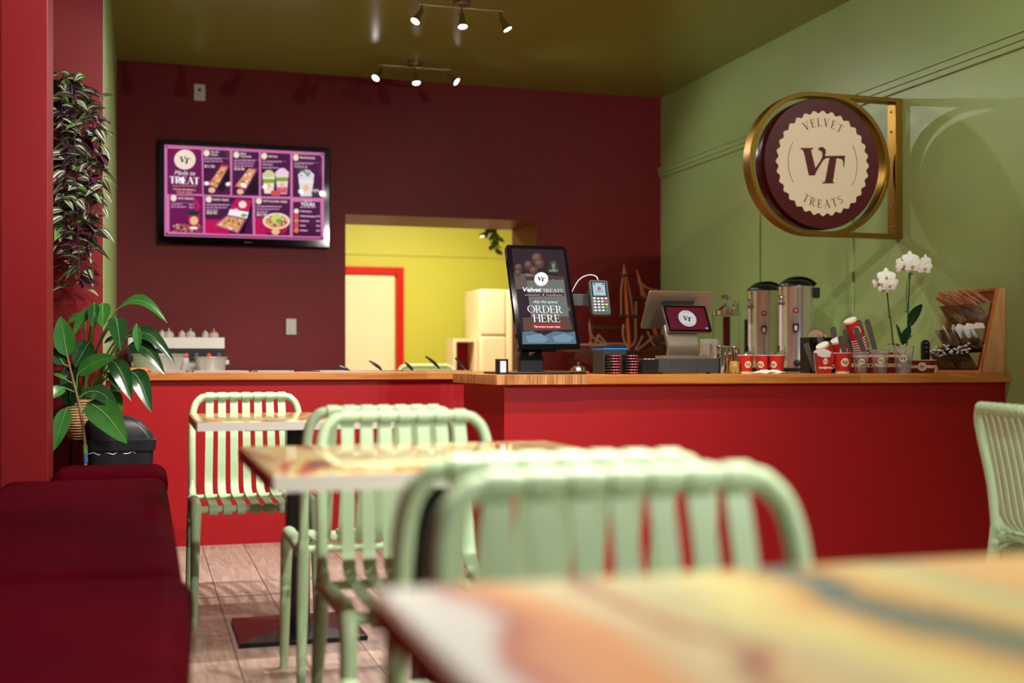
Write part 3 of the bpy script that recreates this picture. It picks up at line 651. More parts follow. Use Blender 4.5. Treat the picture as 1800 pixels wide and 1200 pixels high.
# wall fittings
def wall_plate(px0, py0, px1, py1, label, kind):
    a = P(px0, py0, W-0.02); b = P(px1, py1, W-0.02); cx = (a.x+b.x)/2; cz = (a.z+b.z)/2; w = (b.x-a.x)/2; h = (a.z-b.z)/2
    t = thing(kind, label, 'wall plate', (cx, W, cz))
    mb = MB(); mb.box(-w, w, -0.018, -0.0005, -h, h, white_p); mb.build('plate', t, bevel=0.003, smooth=0)
    mb = MB()
    if kind == 'wall_sensor': mb.lathe([(0, 0), (w*0.3, 0), (w*0.25, 0.006), (0, 0.008)], dark_grey, T(0, -0.018, h*0.3) @ RX(R(90)), 14); mb.build('sensor_eye', t)
    else:
        for s in (-1, 1): mb = MB(); mb.box(-w*0.35, w*0.35, -0.022, -0.018, s*h*0.45-h*0.22, s*h*0.45+h*0.22, white_p); mb.build('rocker', t, bevel=0.001, smooth=0)
wall_plate(341, 147, 361, 177, 'small white sensor plate high on the maroon wall above the television', 'wall_sensor')
wall_plate(503, 560, 521, 588, 'white double light switch beside the kitchen opening', 'light_switch')

# ------------------------------------------------------------------ round projecting sign
SY = 5.636
sg = thing('hanging_sign', 'round maroon and cream projecting sign in a brass frame on the green wall', 'sign', (XR, SY, 2.0))
scx = XA(1437, SY)-XR; scz = P(1437, 290, SY).z-2.0; ra = 0.378; hx = 0.042; wb = 0.024; dp = 0.075
def frame_band(pathpts, closed, m, d0, d1, wth):
    pass
mb = MB(); FS = FRONT @ T(scx, scz, 0)
def band(mb, pts, closed, w, z0, z1, m, M):
    n = len(pts); vs = []
    for i in range(n):
        a = Vector((*pts[(i-1) % n], 0)) if (closed or i) else Vector((*pts[i], 0)); b = Vector((*pts[(i+1) % n], 0)) if (closed or i < n-1) else Vector((*pts[i], 0))
        t = (b-a).normalized(); nn = Vector((t.y, -t.x, 0)); p = Vector((*pts[i], 0))
        for s, z in ((0, z0), (0, z1), (-1, z1), (-1, z0)): q = p+nn*s*w; vs.append((q.x, q.y, z))
    fs = []
    for i in range(n if closed else n-1):
        j = (i+1) % n
        for k in range(4): l = (k+1) % 4; fs.append((i*4+k, i*4+l, j*4+l, j*4+k))
    if not closed: fs += [(3, 2, 1, 0), tuple((n-1)*4+k for k in range(4))]
    mb.add(vs, fs, m, M)
right_arc = arcpts(hx, 0, ra, ra, -90, 90, 36); left_arc = arcpts(-hx, 0, ra, ra, 90, 270, 36)
band(mb, right_arc+left_arc, True, wb, -dp/2, dp/2, gold, FS)
xw = -scx-0.001   # wall in sign coordinates
mb.box(hx, xw, ra-wb+0.0008, ra-0.0006, -dp/2+0.0008, dp/2-0.0008, gold, FS); mb.box(hx, xw, -ra+0.0006, -ra+wb-0.0008, -dp/2+0.0008, dp/2-0.0008, gold, FS)
mb.box(xw-0.045, xw-0.002, -ra, ra, -dp/2, dp/2-0.0, gold, FS)
mb.build('brass_frame', sg, bevel=0.002, smooth=0.5)
mb = MB()
for z in (-0.31, -0.2, 0.2, 0.31): mb.lathe([(0, 0), (0.009, 0), (0.007, 0.004), (0, 0.005)], chrome, FS @ T(xw-0.046, z, 0) @ RY(R(-90)), 10)
mb.build('wall_screws', sg)
rd = 0.345
mb = MB(); n = 72
mb.lathe([(0, -0.05), (rd-0.01, -0.05), (rd, -0.042), (rd, 0.042), (rd-0.004, 0.05), (0, 0.05)], maroon, FS, n); mb.build('lightbox_drum', sg, smooth=0.5)
mb = MB(); seal(mb, 0.278, seal_m, logo_m, FS, z=0.0505, depth=0.003, teeth=32, e=0.0012); mb.build('seal_face', sg, smooth=0, label='cream scalloped seal with the VT monogram')

# ------------------------------------------------------------------ striped chairs
def chair_profile(n=None):
    return [(-0.245, 0.0), (-0.225, 0.2), (-0.205, 0.36), (-0.198, 0.45), (-0.202, 0.58), (-0.225, 0.72), (-0.268, 0.83)]
def make_chair(label):
    t = thing('striped_chair', label, 'chair', (0, 0, 0), 0, 'sage green slatted chairs')
    rt = 0.0145
    prof = chair_profile()
    # back frame: inverted U with rounded corners, down to the seat
    pts = []
    for s in (-1, 1):
        side = [(s*0.212, y, z) for y, z in prof[3:6]]
        pts.append(side)
    L = [(-0.214, -0.198, 0.44), (-0.214, -0.212, 0.58), (-0.212, -0.240, 0.71), (-0.205, -0.254, 0.772), (-0.186, -0.261, 0.805), (-0.150, -0.266, 0.819)]
    Rr = [(-x, y, z) for x, y, z in reversed(L)]
    mid = [(0.0, -0.268, 0.820)]
    mb = MB(); mb.tube(smooth_path(L+mid+Rr, 6), rt, sage, 12); mb.build('back_frame', t)
    for s in (-1, 1):
        mb = MB(); mb.tube(smooth_path([(s*0.214, -0.199, 0.46), (s*0.216, -0.206, 0.36), (s*0.222, -0.226, 0.2), (s*0.228, -0.252, 0.0)], 6), [0.0150+0.003*math.sin(PI*min(1, i/12)) if i < 12 else 0.0150-0.0035*(i-12)/6 for i in range(19)], sage, 12)
        mb.build('leg', t)
        mb = MB(); path = smooth_path([(s*0.214, -0.199, 0.415), (s*0.214, -0.12, 0.425), (s*0.214, 0.08, 0.43), (s*0.214, 0.165, 0.428), (s*0.215, 0.200, 0.395), (s*0.217, 0.208, 0.33), (s*0.220, 0.212, 0.16), (s*0.223, 0.218, 0.0)], 5)
        n = len(path); mb.tube(path, [0.0205-0.008*max(0, (i-n*0.55)/(n*0.45)) for i in range(n)], sage, 12)
        # moulded gusset where the rail leaves the post
        mb.tube(smooth_path([(s*0.214, -0.199, 0.50), (s*0.214, -0.185, 0.455), (s*0.214, -0.15, 0.432), (s*0.214, -0.10, 0.428)], 5), [0.008, 0.009, 0.010, 0.012, 0.013, 0.014, 0.015, 0.015, 0.015, 0.015, 0.014, 0.013, 0.012, 0.012, 0.012, 0.012][:16], sage, 10)
        mb.tube(smooth_path([(s*0.216, -0.208, 0.34), (s*0.215, -0.188, 0.385), (s*0.214, -0.15, 0.41), (s*0.214, -0.10, 0.418)], 5), 0.012, sage, 10)
        mb.build('leg', t)
    mb = MB(); mb.tube([(-0.214, 0.175, 0.415), (0.214, 0.175, 0.415)], 0.013, sage, 12); mb.build('front_rail', t)
    mb = MB(); mb.tube([(-0.214, -0.165, 0.425), (0.214, -0.165, 0.425)], 0.011, sage, 12); mb.build('rear_rail', t)
    for k in range(7):
        x = (k-3)*0.0475
        xb = (k-3)*0.0505
        c0 = Vector((x, -0.2675, 0.8195)); q = 0.0158
        mb = MB(); mb.ribbon([c0+Vector((0, q*math.cos(R(a)), q*math.sin(R(a)))) for a in range(-90, 271, 30)], (1, 0, 0), 0.0305, 0.0040, sage)
        path = [(x, -0.2670, 0.806), (x, -0.255, 0.765), (x, -0.242, 0.71), (x, -0.227, 0.64), (x, -0.216, 0.58), (xb, -0.206, 0.52), (xb, -0.198, 0.485), (xb, -0.180, 0.457), (xb, -0.145, 0.443), (xb, -0.05, 0.436), (xb, 0.08, 0.434), (xb, 0.165, 0.4325), (xb, 0.186, 0.427), (xb, 0.193, 0.412), (xb, 0.186, 0.398), (xb, 0.172, 0.395)]
        path = [(x+(xb-x)*min(1, (0.806-p[2])/0.36) if p[2] > 0.446 else xb, p[1], p[2]) for p in path]
        mb.ribbon(smooth_path(path, 3), (1, 0, 0), 0.0305, 0.0042, sage); mb.build('slat', t)
    return t
# local +Y is the sitter's forward; back is at local -Y
chA = make_chair('sage slatted chair farthest off, before the red rear counter, tucked under the far table')
def put(ch, x, y, rz): ch.location = (x, y, 0); ch.rotation_euler = (0, 0, rz); return ch
put(chA, 0.39, 4.735, R(180))
dup(chA, (0.637, 3.60, 0), R(0), 'sage slatted chair facing away toward the far table, back to back with its neighbour')
dup(chA, (0.618, 2.69, 0), R(180), 'sage slatted chair facing the viewer on the far side of the middle table')
dup(chA, (0.522, 1.74, 0), R(0), 'sage slatted chair seen from behind at the middle table, mostly hidden by the largest chair')
dup(chA, (0.508, 0.985, 0), R(180), 'largest, most blurred sage slatted chair just beyond the nearest table')
# right-hand chair turned sideways
cg = Vector((1.43+0.262, 3.50)); wx = cg.x*math.cos(TH)+cg.y*math.sin(TH); wy = -cg.x*math.sin(TH)+cg.y*math.cos(TH)
dup(chA, (wx, wy, 0), R(-90)-TH, 'sage slatted chair turned sideways at the right edge of the picture')

# ------------------------------------------------------------------ tables
def make_table(x, y, w, d, label, m, z=0.765):
    t = thing('cafe_table', label, 'table', (x, y, 0), 0, 'glossy resin-topped cafe tables')
    mb = MB(); mb.box(-w/2, w/2, -d/2, d/2, z-0.028, z, m); mb.build('tabletop', t, bevel=0.003, smooth=0)
    mb = MB(); mb.box(-w/2+0.001, w/2-0.001, -d/2-0.0035, -d/2+0.0, z-0.030, z-0.0025, mat('front_lit_edge', (226, 222, 214), 0.3)); mb.build('edge_band', t, smooth=0, label='edge band whitened like front light'); mb = MB(); mb.box(-w/2+0.001, w/2-0.001, d/2, d/2+0.0035, z-0.030, z-0.0025, mat('front_lit_edge', (226, 222, 214), 0.3)); mb.build('edge_band', t, smooth=0, label='edge band whitened like front light')  # near and far edges coloured pale to stand in for front light
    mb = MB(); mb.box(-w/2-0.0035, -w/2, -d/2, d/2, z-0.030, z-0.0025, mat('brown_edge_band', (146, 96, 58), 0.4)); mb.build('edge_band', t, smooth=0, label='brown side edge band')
    mb = MB(); mb.box(-0.04, 0.04, -0.04, 0.04, 0.012, z-0.035, black_m); mb.build('column', t, bevel=0.003, smooth=0)
    mb = MB(); mb.box(-0.2, 0.2, -0.2, 0.2, z-0.04, z-0.0285, black_m); mb.build('top_plate', t, smooth=0)
    b = 0.215; vs = [(-b, -b, 0), (b, -b, 0), (b, b, 0), (-b, b, 0), (-b, -b, 0.016), (b, -b, 0.016), (b, b, 0.016), (-b, b, 0.016), (-0.04, -0.04, 0.034), (0.04, -0.04, 0.034), (0.04, 0.04, 0.034), (-0.04, 0.04, 0.034)]
    mb = MB(); mb.add(vs, [(3, 2, 1, 0), (0, 1, 5, 4), (1, 2, 6, 5), (2, 3, 7, 6), (3, 0, 4, 7), (4, 5, 9, 8), (5, 6, 10, 9), (6, 7, 11, 10), (7, 4, 8, 11), (8, 9, 10, 11)], black_m); mb.build('base_plate', t, bevel=0.002, smooth=0)
    return t
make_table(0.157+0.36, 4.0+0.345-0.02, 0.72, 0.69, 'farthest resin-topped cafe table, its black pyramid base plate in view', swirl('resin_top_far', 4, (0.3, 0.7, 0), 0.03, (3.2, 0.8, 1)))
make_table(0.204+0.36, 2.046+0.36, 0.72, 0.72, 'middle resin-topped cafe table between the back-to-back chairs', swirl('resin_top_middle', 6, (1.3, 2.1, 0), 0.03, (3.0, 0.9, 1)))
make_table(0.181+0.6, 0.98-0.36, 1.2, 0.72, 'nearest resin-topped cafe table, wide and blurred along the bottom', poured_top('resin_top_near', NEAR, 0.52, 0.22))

# ------------------------------------------------------------------ velvet bench
def cushion(mb, x0, x1, y0, y1, z0, z1, m, r=0.035, M=None):
    mb.box(x0, x1, y0, y1, z0, z1, m, M)
def hexa(mb, q, z0, z1, m): mb.add([(*p, z0) for p in q]+[(*p, z1) for p in q], [(3, 2, 1, 0), (4, 5, 6, 7), (0, 1, 5, 4), (1, 2, 6, 5), (2, 3, 7, 6), (3, 0, 4, 7)], m)
def bench(x0, x1, y0, y1, zt, label, x1n=None):
    t = thing('velvet_bench', label, 'bench', (x0, y0, 0), 0, 'burgundy velvet wall benches')
    w, d = x1-x0, y1-y0
    wn = (x1n-x0) if x1n is not None else w
    mb = MB(); hexa(mb, [(0, 0.004), (wn-0.01, 0.004), (w-0.01, d-0.004), (0, d-0.004)], 0, zt-0.13, velvet); mb.build('base', t, bevel=0.012, seg=3)
    mb = MB(); hexa(mb, [(0, 0), (wn, 0), (w, d), (0, d)], zt-0.128, zt, velvet); mb.build('seat', t, bevel=0.055, seg=6)
bench(XL+0.003, 0.100, -0.6, 2.70, 0.50, 'nearest burgundy velvet wall bench, its front edge jutting out furthest', -0.05)
bench(XL+0.003, 0.080, 2.705, 4.94, 0.507, 'middle burgundy velvet wall bench along the red left wall')
bench(-0.355, 0.085, 4.945, 5.30, 0.535, 'short raised far end piece of the burgundy velvet bench, before the bin')

# ------------------------------------------------------------------ swing bin
t = thing('swing_bin', 'black plastic swing-lid bin behind the far bench end', 'bin', (-0.105, 5.60, 0))
mb = MB()
def rrect(w, d, r, n=5):
    o = []
    for cx, cy, a in ((w-r, d-r, 0), (-w+r, d-r, 90), (-w+r, -d+r, 180), (w-r, -d+r, 270)): o += arcpts(cx, cy, r, r, a, a+90, n)
    return o
def loft(mb, secs, m, cap=True):
    n = len(secs[0][0]); vs = []; fs = []
    for pts, z in secs: vs += [(p[0], p[1], z) for p in pts]
    for j in range(len(secs)-1):
        for i in range(n): k = (i+1) % n; fs.append((j*n+i, j*n+k, (j+1)*n+k, (j+1)*n+i))
    if cap: fs += [tuple(reversed(range(n))), tuple((len(secs)-1)*n+i for i in range(n))]
    mb.add(vs, fs, m)
loft(mb, [(rrect(0.115, 0.10, 0.03), 0), (rrect(0.138, 0.12, 0.03), 0.58)], bin_p); mb.build('body', t)
mb = MB(); loft(mb, [(rrect(0.146, 0.127, 0.03), 0.575), (rrect(0.150, 0.130, 0.03), 0.62), (rrect(0.143, 0.123, 0.03), 0.626)], bin_p); mb.build('lid_rim', t)
mb = MB()
secs = []
for i in range(9):
    a = i/8*PI/2; k = math.cos(a)**0.7 if i < 8 else 0.12
    secs.append(([(p[0]*(0.97*k+0.03)-0.045*math.sin(a), p[1]*(0.4+0.6*k)) for p in rrect(0.142, 0.122, 0.03)], 0.62+0.108*math.sin(a)))
loft(mb, secs, bin_p); mb.build('lid', t)
mb = MB(); mb.tube([(-0.13+0.02*i, -0.1195-0.003*math.sin(i*1.7), 0.565+0.006*math.sin(i*2.3)) for i in range(11)], 0.0018, paper, 6); mb.build('bag_edge', t, label='crinkled bin-bag edge')

# ------------------------------------------------------------------ leaves
def leaf(mb, a, b, w, m, rib=None, up=0.25, roll=0.0, fold=0.25, n=10, tipdroop=0.0, shape=0.8, wav=0.0):
    """leaf blade from a to b arching up, width w; folded along the midrib"""
    a, b = Vector(a), Vector(b); L = (b-a).length; d = (b-a)/L
    side = d.cross(Vector((0, -1, 0))*abs(d.z)+Vector((0, 0, 1))*(1-abs(d.z))+Vector((0, -0.25, 0)))
    side = side.normalized() if side.length > 0.1 else Vector((1, 0, 0))
    side = Matrix.Rotation(roll, 3, d) @ side
    nrm = side.cross(d).normalized()
    if nrm.z < 0 and abs(roll) < 1.3: nrm = -nrm
    vs = []; cols = 5
    for i in range(n+1):
        s = i/n; h = up*L*math.sin(PI*s)*(1-0.2*s)-tipdroop*L*s**3
        c = a+d*L*s+Vector((0, 0, 1))*h
        ww = w/2*math.sin(PI*min(1, s**shape*0.985+0.012))**0.75
        for k in (-1, -0.5, 0, 0.5, 1):
            vs.append(c+side*ww*k+nrm*abs(k)*ww*fold+nrm*wav*ww*math.sin(s*26)*abs(k))
    fs = [(i*cols+k, i*cols+k+1, (i+1)*cols+k+1, (i+1)*cols+k) for i in range(n) for k in range(cols-1)]
    mb.add(vs, fs, m)
    if rib:
        mb.tube([Vector(vs[i*cols+2])+nrm*0.0008 for i in range(n+1)], [w*0.022*(1-i/n*0.8) for i in range(n+1)], rib, 5)
# woven basket on a black stand
tb = P(150, 770, 5.83); tt_ = P(150, 705, 5.83)
st = thing('plant_stand', 'low black stand under the woven plant basket', 'plant stand', (tb.x, 5.83, 0))
mb = MB(); mb.lathe([(0.0, tb.z-0.014), (0.09, tb.z-0.014), (0.09, tb.z-0.001), (0, tb.z-0.001)], black_p); mb.build('tray', st)
for k in range(3):
    mb = MB(); a = k*2*PI/3+0.5; mb.tube([(0.07*math.cos(a), 0.07*math.sin(a), tb.z-0.01), (0.095*math.cos(a), 0.095*math.sin(a), 0)], 0.009, black_p); mb.build('leg', st)
pl = thing('peace_lily', 'broad-leaved peace lily in a woven basket beside the bin, leaves over the rear counter', 'plant', (tb.x, 5.83, tb.z))
hb = tt_.z-tb.z; mb = MB(); prof = []
for i in range(15):
    z = hb*i/14; prof += [(0.074+0.016*math.sin(PI*min(1, i/12))+0.0035, z), (0.074+0.016*math.sin(PI*min(1, (i+0.5)/12))-0.0015, z+hb/28)]
mb.lathe(prof+[(0.072, hb+0.01), (0.066, hb-0.02)], basket_m, seg=32, cap=False); mb.lathe([(0.0, 0.0), (0.074, 0.0)], basket_m, cap=False); mb.build('woven_basket', pl)
mb = MB(); mb.lathe([(0, hb-0.02), (0.067, hb-0.02)], soil, cap=False); mb.build('soil', pl)
O = Vector((tb.x, 5.83, tb.z)); fo = MB(); sm = MB()
def Lf(bx, by, tx, ty, w, Yb=5.7, Yt=5.6, up=0.2, m=leaf_d, roll=0.0, stem=True, drop=0.0, fold=0.3):
    a = P(bx, by, Yb)-O; b = P(tx, ty, Yt)-O; wm = w*5.4/F
    leaf(fo, a, b, wm, m, leaf_rib, up, roll, fold, tipdroop=drop, wav=0.04)
    if stem:
        r0 = Vector((random.uniform(-0.03, 0.03), random.uniform(-0.03, 0.03), hb-0.02)); midp = (r0*0.45+a*0.55)+Vector((0, 0, 0.05))
        sm.tube(smooth_path([r0, midp, a], 6), 0.0042, stem_m, 7)
Lf(205, 545, 294, 558, 24, up=0.28, roll=0.5, m=leaf_m, drop=0.1); Lf(166, 540, 128, 592, 24, Yt=5.65, up=0.1, roll=0.6, m=leaf_m)
Lf(180, 533, 181, 575, 30, up=0.05, m=leaf_m, roll=0.2); Lf(166, 532, 162, 576, 20, up=0.05); Lf(203, 558, 212, 616, 32, Yt=5.5, up=0.1)
Lf(222, 592, 308, 628, 26, up=0.25, roll=0.4, drop=0.12); Lf(225, 607, 290, 648, 28, up=0.2, roll=0.3, drop=0.12); Lf(208, 592, 183, 604, 12, up=0.05)
Lf(158, 600, 132, 645, 38, Yt=5.7, up=0.05); Lf(196, 633, 231, 700, 34, up=0.15, drop=0.05); Lf(228, 652, 266, 720, 34, up=0.2, drop=0.05); Lf(192, 655, 211, 690, 18, up=0.1)
Lf(190, 690, 212, 730, 30, Yb=5.75, Yt=5.6, up=0.1, m=leaf_m); Lf(120, 600, 100, 640, 26, Yb=5.85, Yt=5.8, up=0.1); Lf(215, 640, 195, 700, 20, Yb=5.85, Yt=5.85, up=0.1, m=leaf_m)
Lf(240, 570, 243, 618, 16, Yb=5.6, Yt=5.6, up=0.02, m=leaf_m); Lf(150, 560, 118, 570, 22, Yb=5.8, Yt=5.8, up=0.2, m=leaf_m); Lf(140, 640, 108, 690, 32, Yb=5.8, Yt=5.75, up=0.1)
fo.build('foliage', pl, smooth=1.2); sm.build('stems', pl)
# rubber plant with painted cane
rp = P(150, 812, 5.42); O = Vector((rp.x, 5.42, 0))
rt_ = thing('rubber_plant', 'tall rubber plant cane with oval leaves in front of the bin', 'plant', (rp.x, 5.42, 0))
mb = MB(); mb.lathe([(0, 0.0), (0.06, 0.0), (0.078, 0.2), (0.082, 0.2), (0.082, 0.215), (0.07, 0.215), (0.068, 0.19), (0.0, 0.19)], black_p, seg=28); mb.build('pot', rt_)
cane = [Vector((0, 0, 0.19))]+[P(x, y, 5.42)-O for x, y in ((150, 812), (149, 778), (142, 727), (135, 695), (125, 655), (118, 626))]
mb = MB(); mb.tube(smooth_path(cane, 6), [0.0085-0.004*i/36 for i in range(37)], bark, 9); mb.build('cane', rt_)
mb = MB(); p0, p1 = P(150.5, 812, 5.42)-O, P(149.5, 782, 5.42)-O; mb.tube([p0, (p0+p1)/2], 0.0105, blue_tape, 10); mb.tube([(p0+p1)/2, p1], 0.0105, stem_m, 10); mb.build('tape', rt_, label='blue and green tape round the cane')
fo = MB(); sm = MB()
def Rf(sx, sy, bx, by, tx, ty, w, Yb=5.42, Yt=5.38, up=0.08, m=leaf_m, roll=0.0, fold=0.12):
    a = P(bx, by, Yb)-O; b = P(tx, ty, Yt)-O; leaf(fo, a, b, w*5.15/F, m, leaf_rib, up, roll, fold, shape=0.75)
    sm.tube([P(sx, sy, 5.42)-O, a], 0.003, stem_m, 6)
Rf(118, 628, 118, 626, 106, 556, 36, up=0.02, Yt=5.42); Rf(134, 690, 136, 658, 203, 627, 30, up=0.1, roll=0.5, Yt=5.35); Rf(140, 715, 118, 716, 94, 792, 28, up=0.05, Yt=5.40)
Rf(143, 730, 155, 707, 223, 779, 52, up=0.12, m=leaf_m, Yt=5.32, roll=0.2); Rf(137, 700, 150, 690, 211, 726, 30, up=0.25, roll=0.3, m=leaf_d); Rf(122, 645, 112, 640, 92, 612, 28, up=0.05, m=leaf_d, Yt=5.45)
Rf(130, 675, 112, 665, 92, 655, 24, up=0.1, Yt=5.45, roll=0.5); Rf(132, 685, 126, 672, 122, 716, 40, up=0.05, Yt=5.5, Yb=5.48, m=leaf_d); Rf(134, 690, 110, 680, 92, 700, 22, up=0.1)
fo.build('foliage', rt_, smooth=1.2); sm.build('leaf_stalks', rt_)
# trailing tradescantia on a perforated corner shelf
sp = P(115, 170, 5.9)
sh = thing('corner_shelf', 'black perforated corner shelf holding the trailing plant', 'shelf', (XL+0.001, YN-0.001, P(115, 188, 5.8).z))
mb = MB(); mb.prism([(0, 0), (0.30, 0), (0.29, -0.03), (0.03, -0.29), (0, -0.30)], 0.012, black_m)
for k in range(5): mb.box(0.03+0.05*k, 0.05+0.05*k, -0.03, -0.005, 0.012, 0.05, black_m)
mb.prism([(0.295, 0), (0.30, 0), (0.305, 0)] if False else [(0, 0.012), (0.27, 0.012), (0.0, 0.19)], 0.004, black_m, frame((1, 0, 0), (0, 0, 1), (0, -1, 0), (0, -0.002, 0)))
mb.build('shelf_plate', sh, smooth=0)
O = Vector((-0.36, 5.84, sh.location.z+0.013))
hp = thing('trailing_plant', 'long purple and silver-striped trailing plant hanging beside the red pillar', 'plant', O)
mb = MB(); mb.lathe([(0, 0), (0.05, 0), (0.065, 0.10), (0.06, 0.10), (0.058, 0.09), (0, 0.09)], black_p); mb.build('pot', hp)
fo = MB(); sm = MB(); rnd = random.Random(11)
def tleaf(p, ang, L, tone, elev):
    d = Vector((math.cos(ang)*math.cos(elev), math.sin(ang)*math.cos(elev)*0.7, math.sin(elev))); b = p+d*L
    side = d.cross(Vector((0, 0, 1))).normalized(); side = Matrix.Rotation(rnd.uniform(-0.9, 0.9), 3, d) @ side; nrm = side.cross(d)
    n = 5; vs = []
    ks = (-1, -0.55, -0.2, 0.2, 0.55, 1)
    for i in range(n+1):
        s = i/n; w = L*0.23*math.sin(PI*min(1, s**0.75*0.97+0.03)); c = p.lerp(b, s)-Vector((0, 0, 1))*L*0.35*s*s
        for k in ks: vs.append(c+side*w*k+nrm*abs(k)*w*0.35)
    mm = {'g': (trad_g, trad_s, trad_p, trad_s, trad_g), 'p': (trad_p,)*5, 'l': (stem_m, stem_m, trad_g, stem_m, stem_m)}[tone]
    for k in range(5): fo.add(vs, [(i*6+k, i*6+k+1, (i+1)*6+k+1, (i+1)*6+k) for i in range(n)], mm[k])
strands = [(104, 180, 112, 505, 5.80), (112, 150, 118, 470, 5.74), (122, 150, 130, 500, 5.78), (132, 160, 142, 500, 5.72), (140, 160, 152, 460, 5.76), (150, 180, 160, 440, 5.74), (158, 190, 170, 400, 5.78), (165, 200, 178, 330, 5.76), (172, 160, 186, 380, 5.74), (100, 140, 104, 420, 5.84), (120, 130, 150, 330, 5.8), (108, 130, 140, 420, 5.82), (160, 300, 150, 510, 5.78)]
for x0, y0, x1, y1, Y in strands:
    pts = [Vector((0, 0, 0.10))]+[P(x0+(x1-x0)*s+rnd.uniform(-4, 4), y0+(y1-y0)*s, Y)-O for s in (0, 0.25, 0.5, 0.75, 1)]
    pts = smooth_path(pts, 8); sm.tube(pts, 0.0022, trad_p, 5)
    acc = 0
    for i in range(7, len(pts)):
        acc += (pts[i]-pts[i-1]).length
        if acc > 0.022:
            acc = 0
            for q in range(rnd.choice((1, 1, 2))): tleaf(pts[i], rnd.uniform(0, 2*PI), rnd.uniform(0.07, 0.115), rnd.choice('gggppl' if rnd.random() < 0.6 else 'gggg'), rnd.uniform(-0.5, 0.5))
for k in range(16): tleaf(Vector((rnd.uniform(-0.08, 0.12), rnd.uniform(-0.1, 0.02), rnd.uniform(0.08, 0.16))), rnd.uniform(0, 2*PI), rnd.uniform(0.06, 0.1), rnd.choice('gpl'), rnd.uniform(-0.2, 0.7))
fo.build('foliage', hp, smooth=1.2); sm.build('stems', hp)

# ------------------------------------------------------------------ things on the counters
def at(px, Y, z=ZT+0.0008): p = P(px, HZ, Y); p.z = z; return p
def cam_ang(p): return math.atan2(-p.y, -p.x)
class Curved(MB):
    """flat art wrapped on a tapering cup wall"""
    def wrap(s, polys, rf, a0, m, off=0.0005):
        for pts in polys:
            bm = bmesh.new(); vv = [bm.verts.new((p[0], p[1], 0)) for p in pts]
            for t in geometry.tessellate_polygon([[Vector((p[0], p[1], 0)) for p in pts]]):
                try: bm.faces.new([vv[i] for i in t])
                except ValueError: pass
            x0, x1 = min(p[0] for p in pts), max(p[0] for p in pts); x = x0+0.003
            while x < x1:
                bmesh.ops.bisect_plane(bm, geom=bm.verts[:]+bm.edges[:]+bm.faces[:], plane_co=(x, 0, 0), plane_no=(1, 0, 0)); x += 0.003
            bm.verts.index_update()
            s.add([((rf(v.co.y)+off)*math.cos(a0+v.co.x/rf(v.co.y)), (rf(v.co.y)+off)*math.sin(a0+v.co.x/rf(v.co.y)), v.co.y) for v in bm.verts], [tuple(v.index for v in f.verts) for f in bm.faces], m); bm.free()
def circ(cx, cy, r, n=22): return [(cx+r*math.cos(2*PI*i/n), cy+r*math.sin(2*PI*i/n)) for i in range(n)]
def vt_polys(cx, cy, r):
    return [[(cx+(p[0]-688)/363*r, cy+(602-p[1])/402*r) for p in poly] for poly in (_V, _T)]
def band_polys(a_half, r, z0, z1, n=12):
    return [[(-a_half*r+2*a_half*r*i/n, z0), (-a_half*r+2*a_half*r*(i+1)/n, z0), (-a_half*r+2*a_half*r*(i+1)/n, z1), (-a_half*r+2*a_half*r*i/n, z1)] for i in range(n)]
# --- ordering kiosk
kp = P(951, 526, 5.10); kb_ = at(935, 5.02)
ks = thing('order_kiosk', 'tall tilted touch screen reading ORDER HERE on a black stand', 'touch screen', kb_)
Mk = T(kp.x-kb_.x, kp.y-kb_.y, kp.z-kb_.z) @ RX(R(-23)) @ FRONT
kw, kh = 0.142, 0.256
mb = MB(); mb.M = Mk; mb.prism(rrect(kw, kh, 0.012), 0.028, gloss_black); mb.build('screen_housing', ks, bevel=0.002, smooth=0.5)
KC = [(100, 97), (620, 125), (745, 965), (215, 950)]
km = MB(); km.M = Mk @ T(0, 0, 0.0283); kz = [0.0]
def kq(x, y): u, v = quadmap(KC, x, y); return ((u-0.5)*2*kw, (0.5-v)*2*kh)
def kpoly(pts, m): kz[0] += 0.00002; km.flat([kq(*p) for p in pts], m, z=kz[0])
def ke(cx, cy, rx, ry, m, n=18): kpoly([(cx+rx*math.cos(2*PI*i/n), cy+ry*math.sin(2*PI*i/n)) for i in range(n)], m)
def kg(n, c): return glow('kiosk_'+n, c, 1.15, 0.025)
kpoly([(147, 128), (600, 155), (708, 920), (243, 912)], kg('bg', (48, 36, 44)))
kpoly([(170, 335), (280, 345), (300, 460), (190, 470)], kg('cake2', (96, 84, 78)))
kpoly([(270, 340), (600, 380), (650, 720), (320, 715)], kg('cake', (104, 110, 108)))
kpoly([(268, 365), (590, 372), (600, 400), (275, 400)], kg('crumb', (82, 52, 48))); kpoly([(282, 500), (605, 505), (610, 535), (290, 530)], kg('crumb', (82, 52, 48)))
kpoly([(243, 700), (650, 700), (675, 805), (255, 805)], kg('board', (92, 68, 56)))
for k in range(26): ke(280+random.uniform(0, 320), 380+random.uniform(0, 320), 9, 6, kg('speck', (122, 96, 84)), 7)
for cx, cy, r in ((210, 290, 34), (295, 272, 38), (368, 215, 46), (388, 262, 42), (340, 318, 38), (205, 335, 30)):
    ke(cx, cy, r, r, kg('truffle', (84, 60, 54))); ke(cx-6, cy-10, r*0.6, r*0.5, kg('truffle2', (112, 84, 76)), 12)
for k in range(15):
    a = R(-10+k*14); L = 90; cx, cy = 470+k*6, 325; w = 8
    kpoly([(cx-w*math.sin(a), cy+w*0.6*math.cos(a)), (cx+L*math.cos(a), cy-L*math.sin(a)), (cx+w*math.sin(a), cy-w*0.6*math.cos(a))], kg('herb', (112, 134, 112)))
